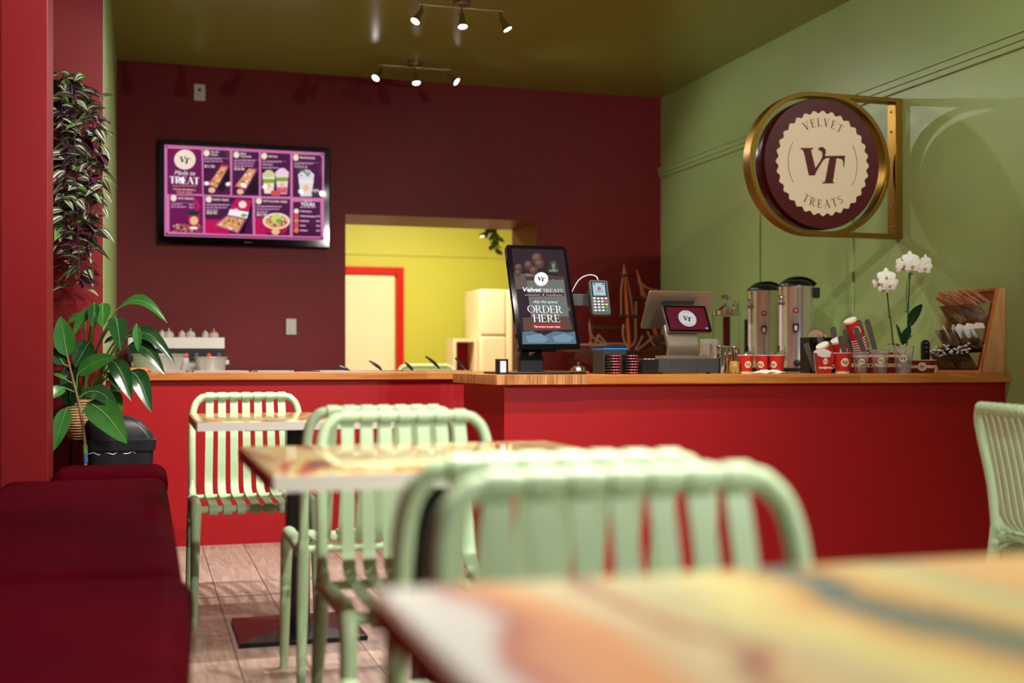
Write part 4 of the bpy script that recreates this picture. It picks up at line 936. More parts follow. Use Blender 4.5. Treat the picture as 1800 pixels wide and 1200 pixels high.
for k in range(9):
    a = R(20+k*18); kpoly([(632, 655), (632+40*math.cos(a), 655-45*math.sin(a)), (640, 662)], kg('herb2', (96, 112, 70)))
kpoly([(243, 815), (330, 808), (420, 850), (520, 815), (640, 830), (695, 822), (708, 920), (243, 912)], kg('cloth', (86, 112, 130)))
kpoly([(270, 850), (400, 830), (470, 880), (420, 905), (290, 900)], kg('cloth2', (112, 140, 156))); kpoly([(500, 860), (600, 835), (690, 870), (640, 905), (520, 900)], kg('cloth2', (112, 140, 156)))
kwh = glow('kiosk_white', (250, 250, 250), 1.0, 0.025)
ke(406, 392, 60, 57, kwh, 36); kz[0] += 0.0001
ksx = kq(507, 500)[0]-kq(406, 500)[0]
x, y = kq(406, 390); vt(km, ksx*0.66, kg('ink', (40, 30, 34)), z=kz[0], cx=x, cy=y)
def kt(s, cx, cy, h, w=None, **k): kz[0] += 0.00003; x, y = kq(cx, cy); u = ksx/101; text(km, s, x, y, h*u, kwh, z=kz[0], w=w*u if w else None, **k)
def ksf(s, cx, cy, h, w, k=0.13): kz[0] += 0.00003; x, y = kq(cx, cy); u = ksx/101; serif(km, s, x, y, h*u, kwh, z=kz[0], w=w*u, k=k)
kt('Velvet', 322, 492, 38, 160, bold=0.03, shear=0.2); ksf('TREATS', 508, 502, 30, 178, 0.13)
kpoly([(262, 518), (395, 521), (395, 523), (262, 520)], kwh); kpoly([(450, 523), (590, 527), (590, 529), (450, 525)], kwh); ke(423, 521, 6, 7, kwh, 4)
kt('skip the queue', 440, 588, 26, 210, shear=0.35); ksf('ORDER', 442, 668, 66, 300); ksf('HERE', 456, 742, 68, 232)
kpoly([(335, 757), (572, 767), (574, 796), (338, 786)], glow('kiosk_red', (214, 36, 60), 0.9, 0.05)); kt('Tap screen to start order', 456, 785, 15, 224, bold=0.02)
km.build('display', ks, smooth=0, label='dark cake photo with white lettering')
mb = MB(); cxl = at(932, 5.14)-kb_
mb.box(cxl.x-0.055, cxl.x+0.055, cxl.y-0.02, cxl.y+0.02, 0.0, 0.08, black_p); mb.box(cxl.x-0.05, cxl.x-0.01, cxl.y-0.015, cxl.y+0.015, 0.05, 0.22, black_p); mb.box(cxl.x+0.02, cxl.x+0.05, cxl.y-0.015, cxl.y+0.015, 0.05, 0.22, black_p); mb.build('stand_column', ks, bevel=0.003, smooth=0)
mb = MB(); bl = at(876, 4.95)-kb_; br = at(1000, 4.95)-kb_; mb.box(bl.x, br.x, -0.17, 0.17, 0.0, 0.010, black_p); mb.build('base_plate', ks, bevel=0.004, smooth=0)
mb = MB()
for k in range(3): mb.tube(smooth_path([(cxl.x-0.02+0.02*k, cxl.y+0.01, 0.07), (cxl.x+0.03+0.015*k, cxl.y-0.03, 0.10+0.01*k), (cxl.x+0.06-0.02*k, cxl.y-0.01, 0.14), (cxl.x, cxl.y+0.02, 0.19)], 5), 0.0025, black_p, 6)
mb.build('cables', ks)
# card reader arm + reader
tp_ = P(1052, 526, 5.06)
cr_ = thing('card_reader', 'grey card reader with lit screen held on an arm beside the tall touch screen', 'card reader', tp_)
mb = MB(); mb.box(-0.145, -0.02, 0.055, 0.068, -0.028, 0.026, dark_grey); mb.build('bracket_arm', cr_, bevel=0.003, smooth=0)
Mt = RZ(R(-4)) @ RX(R(-20)) @ FRONT
mb = MB(); mb.M = Mt; mb.prism(rrect(0.043, 0.083, 0.010), 0.024, mat('charcoal_plastic', (34, 35, 38), 0.45)); mb.prism(rrect(0.040, 0.060, 0.010), -0.022, black_p); mb.build('reader_body', cr_, bevel=0.003, smooth=0.5)
mb = MB(); mb.M = Mt @ T(0, 0, 0.0243)
mb.flat([(-0.034, 0.004), (0.034, 0.004), (0.034, 0.075), (-0.034, 0.075)], gloss_black); mb.flat([(-0.029, 0.008), (0.029, 0.008), (0.029, 0.071), (-0.029, 0.071)], glow('reader_screen', (178, 214, 226), 0.9), z=0.0002)
mb.flat([(-0.025, 0.06), (-0.016, 0.06), (-0.016, 0.068), (-0.025, 0.068)], glow('reader_blue', (20, 110, 180)), z=0.0004); mb.flat([(0.016, 0.06), (0.025, 0.06), (0.025, 0.068), (0.016, 0.068)], glow('reader_blue', (20, 110, 180)), z=0.0004)
mb.disc(0.009, glow('reader_pink', (196, 90, 110)), z=0.0004, cy=0.042); mb.flat([(-0.017, 0.028), (0.017, 0.028), (0.017, 0.031), (-0.017, 0.031)], glow('reader_red', (186, 70, 80)), z=0.0004); mb.disc(0.003, dark_grey, z=0.0004, cx=-0.014, cy=0.014); mb.disc(0.002, dark_grey, z=0.0004, cx=0.0, cy=0.013)
mb.build('reader_screen', cr_, smooth=0)
mb = MB(); mb.M = Mt
for r in range(5):
    for c in range(4):
        m = white_p; w = 0.0055
        if c == 3 and r == 1: m = mat('key_red', (200, 30, 30), 0.4)
        if c == 3 and r == 2: m = mat('key_yellow', (224, 190, 30), 0.4)
        if c == 3 and r >= 3: m = mat('key_green', (20, 130, 90), 0.4)
        if r == 0: m = dark_grey
        x = -0.027+c*0.018; y = -0.006-r*0.0145
        mb.box(x-w, x+w, y-0.0035, y+0.0035, 0.024, 0.0262, m if r else white_p)
mb.build('keypad', cr_, bevel=0.0006, smooth=0)
mb = MB(); mb.tube(smooth_path([(0.008, 0.02, 0.08), (0.0, 0.03, 0.105), (-0.03, 0.05, 0.112), (-0.065, 0.08, 0.09), (-0.095, 0.1, 0.03), (-0.11, 0.1, 0.0)], 6), 0.0022, paper, 7); mb.tube([(0.009, 0.016, 0.07), (0.008, 0.021, 0.088)], 0.005, black_p); mb.build('cable', cr_)
# small black lamp-like speaker
p = at(882, 4.86); s_ = thing('counter_speaker', 'small black upright speaker with silver window at the worktop corner', 'speaker', p)
mb = MB(); mb.prism(rrect(0.025, 0.019, 0.008), 0.064, black_p); mb.build('body', s_, bevel=0.004, smooth=0.5)
mb = MB(); mb.prism(rrect(0.013, 0.024, 0.004), 0.003, mat('silver_window', (190, 200, 214), 0.25), T(0.0, -0.0185, 0.032) @ FRONT); mb.build('front_window', s_, smooth=0)
# service bell
p = at(1017, 4.84); s_ = thing('service_bell', 'shiny chrome service bell on the front counter', 'bell', p)
mb = MB(); mb.lathe([(0, 0), (0.034, 0), (0.036, 0.006), (0.030, 0.010), (0, 0.010)], black_p); mb.build('base', s_)
mb = MB(); mb.lathe([(0.036, 0.014)]+[(0.034*math.cos(R(a)), 0.015+0.024*math.sin(R(a))) for a in range(0, 91, 10)], chrome, cap=False); mb.build('dome', s_, smooth=1.2)
mb = MB(); mb.lathe([(0.003, 0.038), (0.003, 0.046), (0.007, 0.048), (0.007, 0.051), (0, 0.053)], chrome, seg=14); mb.build('plunger', s_)
# black receipt box with blue seam
p = at(1072, 5.02); s_ = thing('receipt_printer', 'black square printer box with a blue stripe under its lid', 'printer', p)
bw = 0.056
mb = MB(); mb.box(-bw, bw, -0.06, 0.07, 0, 0.107, mat('dark_metallic', (44, 44, 40), 0.35)); mb.build('body', s_, bevel=0.003, smooth=0)
mb = MB(); mb.box(-bw+0.001, bw+0.003, -0.0615, 0.071, 0.1072, 0.114, mat('blue_stripe', (24, 120, 196), 0.35)); mb.build('blue_seam', s_, smooth=0)
mb = MB(); mb.box(-bw, bw, -0.06, 0.07, 0.1142, 0.124, black_p); mb.build('lid', s_, bevel=0.003, smooth=0)
# guest pagers
led = glow('pager_led', (255, 40, 60), 2.2, 0.3); led2 = glow('pager_led_pink', (255, 150, 170), 1.6, 0.3)
def make_pager():
    t = thing('guest_pager', 'black disc pager with a red light strip, stacked', 'pager', (0, 0, 0), 0, 'guest pagers in two stacks')
    mb = MB(); mb.lathe([(0, 0), (0.030, 0), (0.034, 0.0022), (0.035, 0.006), (0.034, 0.0098), (0.030, 0.0118), (0, 0.0118)], gloss_black, seg=32); mb.build('body', t)
    mb = MB()
    for k in range(9): mb.lathe([(0.0355, 0.0042), (0.0355, 0.0082)], led if k in (1, 5, 6, 8) else led2 if k in (2, 4) else mat('pager_rim', (120, 104, 96), 0.3), cap=False, a0=R(-118+k*9), a1=R(-112+k*9), seg=2)
    for k in (-150, -138, -126, -30, -18, -6): mb.lathe([(0.0355, 0.004), (0.0355, 0.008)], mat('pager_rim', (120, 104, 96), 0.3), cap=False, a0=R(k), a1=R(k+4), seg=2)
    mb.build('light_strip', t)
    return t
pg = make_pager(); first = True
names = ['bottom', 'second', 'third', 'fourth', 'fifth', 'sixth', 'top']
for si, (px, Y, side) in enumerate(((1076, 4.835, 'left'), (1107, 4.855, 'right'))):
    for k in range(7):
        loc = at(px, Y); loc.z += k*0.0121
        lab = 'black disc pager with red lights, %s of the %s stack' % (names[k] if k in (0, 6) else names[k]+' from the bottom', side)
        if first: pg.location = loc; pg['label'] = lab; first = False
        else: dup(pg, loc, R(random.uniform(-7, 7)), lab)
# till: cash drawer, stand, two displays
p = at(1159, 4.93); tl = thing('cash_drawer', 'wide dark grey cash drawer under the till screens', 'cash drawer', p)
wd = XA(1264, 4.93)-p.x
mb = MB(); mb.box(0, wd, 0, 0.24, 0.004, 0.068, dark_grey); mb.build('drawer_body', tl, bevel=0.003, smooth=0)
mb = MB(); mb.box(0.06, wd*0.62, -0.003, 0, 0.006, 0.064, dark_grey); mb.build('drawer_front', tl, bevel=0.001, smooth=0)
for x in (0.02, wd-0.04):
    mb = MB(); mb.lathe([(0, 0), (0.01, 0), (0.01, 0.004), (0, 0.004)], black_p, T(x, 0.03, 0)); mb.build('foot', tl)
q = P(1200, 627, 5.0); q.z = p.z+0.0685
ps = thing('till', 'taupe two-screen till showing the VT seal to customers', 'till', q)
mb = MB(); mb.prism([(-0.125, -0.05), (0.10, -0.05), (0.12, 0.06), (-0.11, 0.06)], 0.013, taupe); mb.build('till_base', ps, bevel=0.003, smooth=0)
mb = MB(); a = P(1178, 584, 5.05)-q; path = smooth_path([(0.012, 0.03, 0.012), (0.006, 0.01, 0.05), (0.0, 0.02, 0.10), (0.0, 0.04, 0.15)], 6)
mb.ribbon(path, (1, 0, 0), 0.155, 0.022, taupe); mb.build('till_neck', ps, bevel=0.003, smooth=0.9)
c = P(1208, 560, 5.03)-q; Mc = T(*c) @ RX(R(-31)) @ FRONT
mb = MB(); mb.M = Mc; mb.prism(rrect(0.108, 0.071, 0.006), -0.012, taupe); mb.prism(rrect(0.107, 0.070, 0.005), 0.002, gloss_black); mb.build('customer_display', ps, smooth=0.5)
mb = MB(); mb.M = Mc; mb.flat([(-0.096, -0.060), (0.096, -0.060), (0.096, 0.060), (-0.096, 0.060)], glow('till_maroon', (96, 22, 40), 0.9, 0.08), z=0.0024)
seal(mb, 0.045, glow('till_seal', (206, 206, 204), 0.9), glow('till_ink', (52, 24, 30), 0.6), z=0.0027, cx=0.0, cy=0.0, e=0.0003); mb.flat([(0.078, -0.055), (0.09, -0.055), (0.09, -0.049), (0.078, -0.049)], glow('till_seal', (206, 206, 204), 0.9), z=0.0027)
mb.build('customer_screen', ps, smooth=0, label='maroon screen with the VT seal')
c = P(1191, 546, 5.13)-q; Md = T(*c) @ RX(R(31)) @ FRONT
mb = MB(); mb.M = Md; mb.prism(rrect(0.162, 0.097, 0.008), -0.012, taupe); mb.build('operator_display', ps, bevel=0.002, smooth=0.5)
mb = MB(); mb.M = Md; mb.prism(rrect(0.083, 0.011, 0.008), 0.003, dark_grey, T(-0.01, 0.045, 0)); mb.build('rear_slot', ps, smooth=0)
# counter payment terminal
p = at(1140, 4.87); s_ = thing('payment_terminal', 'black keypad payment terminal lying between the pagers and the cash drawer', 'card reader', p)
mb = MB(); mb.prism([(-0.042, 0), (0.06, 0), (0.06, 0.035), (-0.045, 0.065)], 0.075, black_p, T(0, 0.03, 0) @ frame((0, 1, 0), (0, 0, 1), (1, 0, 0), (-0.035, 0, 0))); mb.build('body', s_, bevel=0.004, smooth=0)
mb = MB(); Mq = T(0, 0.03, 0) @ frame((0, 1, 0), (0, 0, 1), (1, 0, 0), (-0.035, 0, 0))
mb.M = T(0.002, 0.038, 0.0513) @ RX(R(-16)) @ T(0, 0, 0.002)
for r in range(4):
    for c_ in range(3): mb.box(-0.022+c_*0.018, -0.010+c_*0.018, -0.04+r*0.014, -0.031+r*0.014, 0, 0.003, white_p if (r, c_) != (0, 2) else mat('key_yellow', (224, 190, 30), 0.4))
mb.build('keypad', s_, smooth=0)

# --- cups
def make_cup(name, label, cat, h, r0, r1, m, mbase=None, group=None, rim=True, logo=None, a0=0.0, mlogo=cream_card, inkm=ink, glass=False, lz=0.55, lr=0.017):
    t = thing(name, label, cat, (0, 0, 0), 0, group)
    rf = lambda z: r0+(r1-r0)*z/h
    mb = MB(); w = 0.0009
    prof = [(0, 0.0015), (r0-0.002, 0.0015), (r0, 0), (r1, h), (r1+0.0018, h+0.001), (r1+0.0016, h+0.003), (r1-0.0006, h+0.003), (r1-w, h-0.001), (r0-w, 0.004), (0, 0.004)]
    if glass: mb.lathe(prof, clear, seg=28, cap=False); mb.build('cup_wall', t)
    else:
        mb.lathe(prof[:4], m, seg=28, cap=False); mb.build('cup_wall', t)
        mb = MB(); mb.lathe(prof[3:], paper, seg=28, cap=False); mb.build('rim', t)
        mb = MB(); mb.lathe([(r0+0.0006, 0.004), (r0+0.0004, -0.0006), (r0-0.003, -0.0006), (r0-0.003, 0.001), (0, 0.001)], paper, seg=28, cap=False); mb.build('bottom_disc', t)
    if mbase:
        mb = MB(); mb.lathe([(r0+0.0004, 0), (rf(0.009)+0.0005, 0.009)], mbase, seg=28, cap=False); mb.build('base_band', t)
    if logo:
        mb = Curved(); z = h*lz
        if glass: mb.wrap([circ(0, z, lr*1.1)], rf, a0, inkm, 0.0004)
        mb.wrap([circ(0, z, lr)], rf, a0, mlogo, 0.0007); mb.wrap(vt_polys(0, z, lr*1.5), rf, a0, inkm, 0.001); mb.build('seal_print', t, smooth=0)
    return t
def place(t, p, **k):
    t.location = p
    for kk, v in k.items(): t[kk] = v
    return t
# three red cups by the urns
rc0 = None
for px, Y, lab, rot in ((1311, 5.0, 'small red paper cup at the left end of the row beside the white napkin', 0.35), (1341, 5.06, 'small red paper cup in the middle of the row behind the white napkin', -0.35), (1366, 5.0, 'small red paper cup at the right end of the row before the urn', -0.55)):
    p = at(px, Y)
    if rc0 is None: rc0 = make_cup('paper_cup', lab, 'cup', 0.082, 0.027, 0.036, cup_red, cream_card, 'small red paper cups', logo=True, a0=0.0, lz=0.5, lr=0.016); rc0.location = p; rc0.rotation_euler = (0, 0, cam_ang(p)+rot)
    else: dup(rc0, p, cam_ang(p)+rot, lab)
p = at(1481, 4.93); bc = make_cup('paper_cup', 'larger red paper cup with cream VT seal, right beside the red fries carton', 'cup', 0.093, 0.0305, 0.041, cup_red, cream_card, 'large red paper cups', logo=True, lz=0.55, lr=0.020); bc.location = p; bc.rotation_euler = (0, 0, cam_ang(p)+0.35)
# leaning stacks of large cups
cups = []
def lean_stack(px, py, Y, n, tilt, lab):
    top = P(px, py, Y); ax = Vector((math.sin(tilt)*0.95, 0.12, -math.cos(tilt))).normalized()
    xx = Vector((0, -1, 0)); xx = (xx-ax*xx.dot(ax)).normalized(); M3 = frame(xx, ax.cross(xx), ax)
    for k in range(n):
        o = top+ax*(k*0.0125)
        q = dup(bc, o, label=lab % (['outermost', 'second', 'third', 'fourth', 'fifth', 'sixth'][k]+' upturned cup'), rot=(M3 @ RZ(R(10))).to_euler()); q.scale = (1.02, 1.02, 1.08)
lean_stack(1494, 562, 5.26, 6, R(30), '%s of the tall leaning red cup stack')
lean_stack(1470, 597, 5.16, 3, R(32), '%s of the middle leaning red cup stack')
lean_stack(1445, 606, 5.05, 2, R(34), '%s of the shortest leaning red cup stack')
# black ribbed caddy
p = at(1436, 5.28); s_ = thing('ribbed_caddy', 'black ribbed plastic caddy behind the red fries carton', 'caddy', p)
mb = MB()
for x0, x1, y0, y1 in ((-0.065, 0.075, -0.05, -0.047), (-0.065, 0.075, 0.047, 0.05), (-0.065, -0.062, -0.05, 0.05), (0.072, 0.075, -0.05, 0.05)): mb.box(x0, x1, y0, y1, 0, 0.175, black_p)
for k in range(12): mb.box(-0.062+k*0.0117, -0.058+k*0.0117, -0.053, -0.05, 0.01, 0.15, black_p)
mb.box(-0.062, 0.072, -0.047, 0.047, 0, 0.004, black_p); mb.build('caddy_body', s_, smooth=0)
mb = MB(); mb.lathe([(0.045, 0.15), (0.05, 0.175), (0.046, 0.195), (0.03, 0.212), (0, 0.218)], clear, seg=24, cap=False); mb.build('clear_lid_stack', s_)
# grey paddles
pd0 = None
PD = [((1432, 652), (1416, 603), 5.12, 'leftmost, low in front of the ribbed caddy'), ((1470, 640), (1464, 574), 5.2, 'rising above the middle of the ribbed caddy'), ((1450, 630), (1440, 592), 5.18, 'short, inside the ribbed caddy'), ((1492, 645), (1476, 590), 5.06, 'crossing the middle cup stack'), ((1505, 650), (1484, 578), 5.15, 'between the middle and tall cup stacks'),
      ((1526, 640), (1503, 575), 5.08, 'crossing the tall cup stack'), ((1545, 640), (1523, 561), 5.2, 'standing right of the tall cup stack'), ((1530, 636), (1508, 562), 5.3, 'tucked behind the tall cup stack'), ((1462, 645), (1456, 600), 5.1, 'just left of the middle cup stack')]
for (bx, by), (tx, ty), Y, lab in PD:
    b = P(bx, by, Y); e = P(tx, ty, Y+0.01); b.z = max(b.z, ZT+0.004); d = e-b; L = d.length
    lab = 'dark grey-brown rounded paddle, '+lab
    if pd0 is None:
        pd0 = MB(); pts = [(-0.010, 0), (0.010, 0)]+arcpts(0, 0.185, 0.0155, 0.0155, 0, 180, 10); pd0.prism(pts, 0.004, paddle_m, frame((1, 0, 0), (0, 0, 1), (0, -1, 0)))
        o = pd0.build('serving_paddle', smooth=0.6); tag(o, lab, 'paddle', 'grey-brown paddles by the cup stacks'); pd0 = o
    else: o = pd0.copy(); C.objects.link(o); o['label'] = lab
    o.location = b; z_ = d.normalized(); x_ = Vector((0, 1, 0)).cross(z_).normalized(); x_ = x_ if x_.x > 0 else -x_
    o.rotation_euler = frame(x_, z_.cross(x_), z_).to_euler(); o.scale = (1, 1, L/0.2005)
# fries carton
p = at(1449, 4.95); s_ = thing('fries_carton', 'red scoop-fronted fries carton with white VT seal', 'carton', p, 0.0)
def carton_face(w0, w1, h, dip): return [(-w0, 0), (w0, 0), (w1, h)]+[(w1*math.cos(PI*i/10), h-dip*math.sin(PI*i/10)) for i in range(1, 10)]+[(-w1, h)]
mb = MB(); F1_ = carton_face(0.034, 0.045, 0.092, 0.018); M1 = T(-0.006, -0.012, 0) @ RX(R(6)) @ FRONT; mb.prism(F1_, 0.0015, cup_red, M1); mb.build('front_panel', s_, smooth=0)
mb = MB(); mb.add([(-0.04, -0.012, 0), (-0.051, -0.021, 0.092), (-0.045, 0.02, 0.097), (-0.034, 0.012, 0), (0.028, -0.012, 0), (0.039, -0.021, 0.092), (0.05, 0.02, 0.097), (0.04, 0.012, 0)], [(0, 1, 2, 3), (7, 6, 5, 4), (3, 7, 4, 0)], maroon_card); mb.build('side_panels', s_, smooth=0)
mb = MB(); mb.prism([(-0.036, 0), (0.038, 0), (0.046, 0.095)]+[(0.046*math.cos(PI*i/10), 0.095+0.02*math.sin(PI*i/10)) for i in range(1, 10)]+[(-0.046, 0.095)], 0.0012, paper, T(0, 0.014, 0) @ RX(R(-4)) @ FRONT); mb.build('back_panel', s_, smooth=0, label='white inside of the raised back')
mb = MB(); mb.disc(0.0145, paper, M1, z=0.0018, cy=0.056, rx=0.0125); vt(mb, 0.015, logo_m, M1, z=0.0022, cy=0.056); mb.flat([(-0.033, 0.022), (0.035, 0.022), (0.035, 0.031), (-0.033, 0.031)], cream_card, M1, z=0.0017); mb.disc(0.007, paper, M1, z=0.0021, cy=0.026); mb.build('print', s_, smooth=0)
# clear cups with seals
cc = None
for px, Y, lab, rot, sc_ in ((1513, 4.93, 'clear plastic cup with VT seal, left of the three and shortest', 0.15, 0.9), (1547, 4.95, 'clear plastic cup with VT seal, middle of the three', 0.15, 1.0), (1588, 4.95, 'clear plastic cup with VT seal, right of the three, before the orchid', 0.0, 1.16)):
    p = at(px, Y)
    if cc is None: cc = make_cup('clear_cup', lab, 'cup', 0.108, 0.030, 0.0425, clear, None, 'clear cups with round seals', logo=True, glass=True, lz=0.56, lr=0.0165); cc.location = p; cc.rotation_euler = (0, 0, cam_ang(p)+rot); cc.scale = (sc_,)*3
    else: o = dup(cc, p, cam_ang(p)+rot, lab); o.scale = (sc_,)*3
# striped carton behind the clear cups
p = at(1535, 5.12); s_ = thing('striped_box', 'maroon and cream striped takeaway box behind the clear cups', 'box', p)
bw = (XA(1573, 5.1)-XA(1497, 5.1))/2; mb = MB(); mb.box(-bw, bw, -0.05, 0.05, 0, 0.100, maroon_card); mb.build('box_body', s_, smooth=0)
mb = MB(); mb.box(-bw-0.0005, bw+0.0005, -0.0515, 0.0, 0.028, 0.046, cream_card); mb.box(-bw-0.0005, bw+0.0005, -0.0515, 0.0, 0.078, 0.088, cream_card); mb.build('cream_bands', s_, smooth=0)
mb = MB()
for k in range(3): mb.prism([(-0.10+0.022*k, 0.032), (-0.088+0.022*k, 0.032), (-0.088+0.022*k, 0.042), (-0.10+0.022*k, 0.042)], 0.0008, ink, T(0, -0.0516, 0) @ FRONT)
mb.build('printed_icons', s_, smooth=0)
# food bowl
p = at(1621, 5.0); s_ = thing('food_bowl', 'low maroon paper bowl with cream band and VT seal', 'bowl', p, 0.0)
rf = lambda z: 0.055+(0.064-0.055)*z/0.060
mb = MB(); mb.lathe([(0, 0.001), (0.055, 0), (0.064, 0.060), (0.062, 0.060), (0.054, 0.003), (0, 0.003)], maroon_card, seg=40, cap=False); mb.build('bowl_wall', s_)
mb = MB(); mb.lathe([(0.064, 0.0595), (0.0665, 0.061), (0.0665, 0.0635), (0.062, 0.0635), (0.062, 0.059)], paper, seg=40, cap=False); mb.build('rim', s_)
mb = MB(); mb.lathe([(rf(0.024)+0.0004, 0.024), (rf(0.037)+0.0004, 0.037)], cream_card, seg=40, cap=False); mb.build('cream_band', s_)
mb = Curved(); a0 = cam_ang(p); mb.wrap([circ(0, 0.031, 0.0225)], rf, a0, ink, 0.0007); mb.wrap([circ(0, 0.031, 0.0212)], rf, a0, cream_card, 0.001); mb.wrap(vt_polys(0, 0.031, 0.024), rf, a0, ink, 0.0013); mb.build('seal_print', s_, smooth=0)
# small black handset leaning behind the bowl
p = at(1625, 5.22); s_ = thing('black_handset', 'black rounded handset leaning behind the maroon bowl', 'handset', p)
Mh = T(0, 0, 0.002) @ RY(R(5)) @ RX(R(-8)) @ FRONT
mb = MB(); mb.M = Mh; mb.prism([(x, y+0.082) for x, y in rrect(0.021, 0.082, 0.020)], 0.018, black_p); mb.build('body', s_, bevel=0.003, smooth=0.5)
mb = MB(); mb.M = Mh
for k in range(3): mb.box(-0.006, 0.006, 0.10+0.022*k, 0.105+0.022*k, 0.018, 0.0195, mat('silver_print', (120, 124, 130), 0.3))
mb.build('buttons', s_, smooth=0)
# folded napkin
p = at(1352, 4.86); mb = MB(); n = 14; vs = []; fs = []
for i in range(n+1):
    for j in range(6):
        u, v = i/n, j/5; vs.append(((u-0.5)*0.165, (v-0.5)*0.07, 0.002+0.016*math.sin(PI*u)**0.6*math.sin(PI*(v*0.9+0.05))+0.003*math.sin(u*17+v*5)*math.sin(PI*u)))
for i in range(n):
    for j in range(5): fs.append((i*6+j, i*6+j+1, (i+1)*6+j+1, (i+1)*6+j))
mb.add(vs, fs, paper); mb.box(0.05, 0.085, -0.02, -0.012, 0.001, 0.004, black_p); tag(mb.build('napkin', loc=p), 'crumpled white napkin in front of the small red cups', 'napkin')
# jars and shakers right of the till
p = at(1291, 5.0); s_ = thing('spice_jar', 'small mottled yellow jar left of the red cups', 'jar', p)
mb = MB(); mb.lathe([(0, 0), (0.022, 0), (0.0235, 0.004), (0.0235, 0.05), (0.021, 0.056), (0, 0.056)], mat('mottled_yellow', (176, 142, 66), 0.4, vary=0.5, vscale=50)); mb.build('jar_body', s_)
sk = None
for px, Y, h, lab in ((1267, 5.02, 0.125, 'polished steel shaker tumbler nearest the till'), (1278, 5.10, 0.128, 'polished steel shaker tumbler just behind the first'), (1291, 5.25, 0.125, 'polished steel shaker tumbler behind the yellow jar')):
    p = at(px, Y)
    if sk is None:
        sk = thing('steel_shaker', lab, 'shaker', p, 0, 'polished steel shakers'); mb = MB(); mb.lathe([(0, 0.002), (0.017, 0), (0.0245, h), (0.0235, h), (0.0165, 0.004), (0, 0.004)], chrome, seg=28, cap=False); mb.build('tumbler', sk)
        mb = MB(); mb.lathe([(0.0248, h-0.002), (0.0256, h), (0.0248, h+0.002)], chrome, seg=28, cap=False); mb.build('rim', sk)
    else: dup(sk, p, 0, lab)
for px, Y, lab, cc_ in ((1240, 5.32, 'clear glass of cream-coloured drink mix behind the till, left of two', (224, 206, 160)), (1254, 5.34, 'clear glass half filled behind the till, right of two', (214, 220, 196))):
    p = at(px, Y); s_ = thing('drinking_glass', lab, 'glass', p, 0, 'clear glasses behind the till')
    mb = MB(); mb.lathe([(0, 0.09), (0.022, 0.09), (0.027, 0.165), (0.0262, 0.165), (0.021, 0.093), (0, 0.093)], clear, seg=24, cap=False); mb.build('glass_wall', s_)
    mb = MB(); mb.lathe([(0, 0.094), (0.0205, 0.094), (0.0245, 0.14), (0, 0.14)], mat('mix_%d' % px, cc_, 0.5), seg=24, cap=False); mb.build('drink', s_)
    mb = MB(); mb.lathe([(0, 0), (0.03, 0), (0.03, 0.089), (0, 0.089)], steel, seg=24); mb.build('steel_riser', s_)
# beverage dispenser at the back
p = at(1277, 7.05); s_ = thing('juice_dispenser', 'clear juice dispenser with chrome fittings left of the coffee urns', 'drink dispenser', p)
mb = MB(); mb.lathe([(0, 0), (0.10, 0), (0.10, 0.02), (0.085, 0.05), (0.085, 0.10), (0.095, 0.12), (0, 0.12)], chrome, seg=32); mb.build('chrome_base', s_)
mb = MB(); mb.lathe([(0.088, 0.12), (0.088, 0.36), (0.085, 0.36), (0.085, 0.12)], mat('clear_tank_plastic', (252, 252, 252), 0.03, trans=1.0, ior=1.1), seg=32, cap=False); mb.build('clear_tank', s_)
mb = MB(); mb.lathe([(0, 0.121), (0.024, 0.121), (0.024, 0.35), (0, 0.35)], mat('maroon_core', (110, 24, 44), 0.4), seg=20); mb.build('ice_core', s_, label='maroon central column')
mb = MB(); mb.lathe([(0.09, 0.36), (0.092, 0.385), (0.06, 0.40), (0.03, 0.42), (0.024, 0.46), (0.034, 0.47), (0.03, 0.49), (0, 0.495)], chrome, seg=32, cap=False)
for k in range(3):
    a = R(-120+k*45); mb.lathe([(0.012, 0.36), (0.014, 0.42), (0.008, 0.43), (0.010, 0.45), (0, 0.455)], chrome, T(0.075*math.cos(a), 0.075*math.sin(a), 0), seg=12)
mb.build('chrome_lid', s_)
mb = MB(); mb.tube(smooth_path([(-0.02, -0.08, 0.09), (-0.03, -0.12, 0.09), (-0.033, -0.14, 0.06)], 4), 0.010, chrome); mb.lathe([(0, 0), (0.012, 0), (0.012, 0.02), (0, 0.024)], chrome, T(-0.03, -0.12, 0.10), seg=12); mb.build('tap', s_)
# dark slim box between dispenser and urn
p = at(1317, 6.95); mb = MB(); mb.box(-0.025, 0.02, -0.02, 0.02, 0, 0.33, mat('dark_green_black', (26, 30, 20), 0.5)); tag(mb.build('dark_canister', bevel=0.003, smooth=0, loc=p), 'slim dark upright box between the juice dispenser and the first urn', 'box')
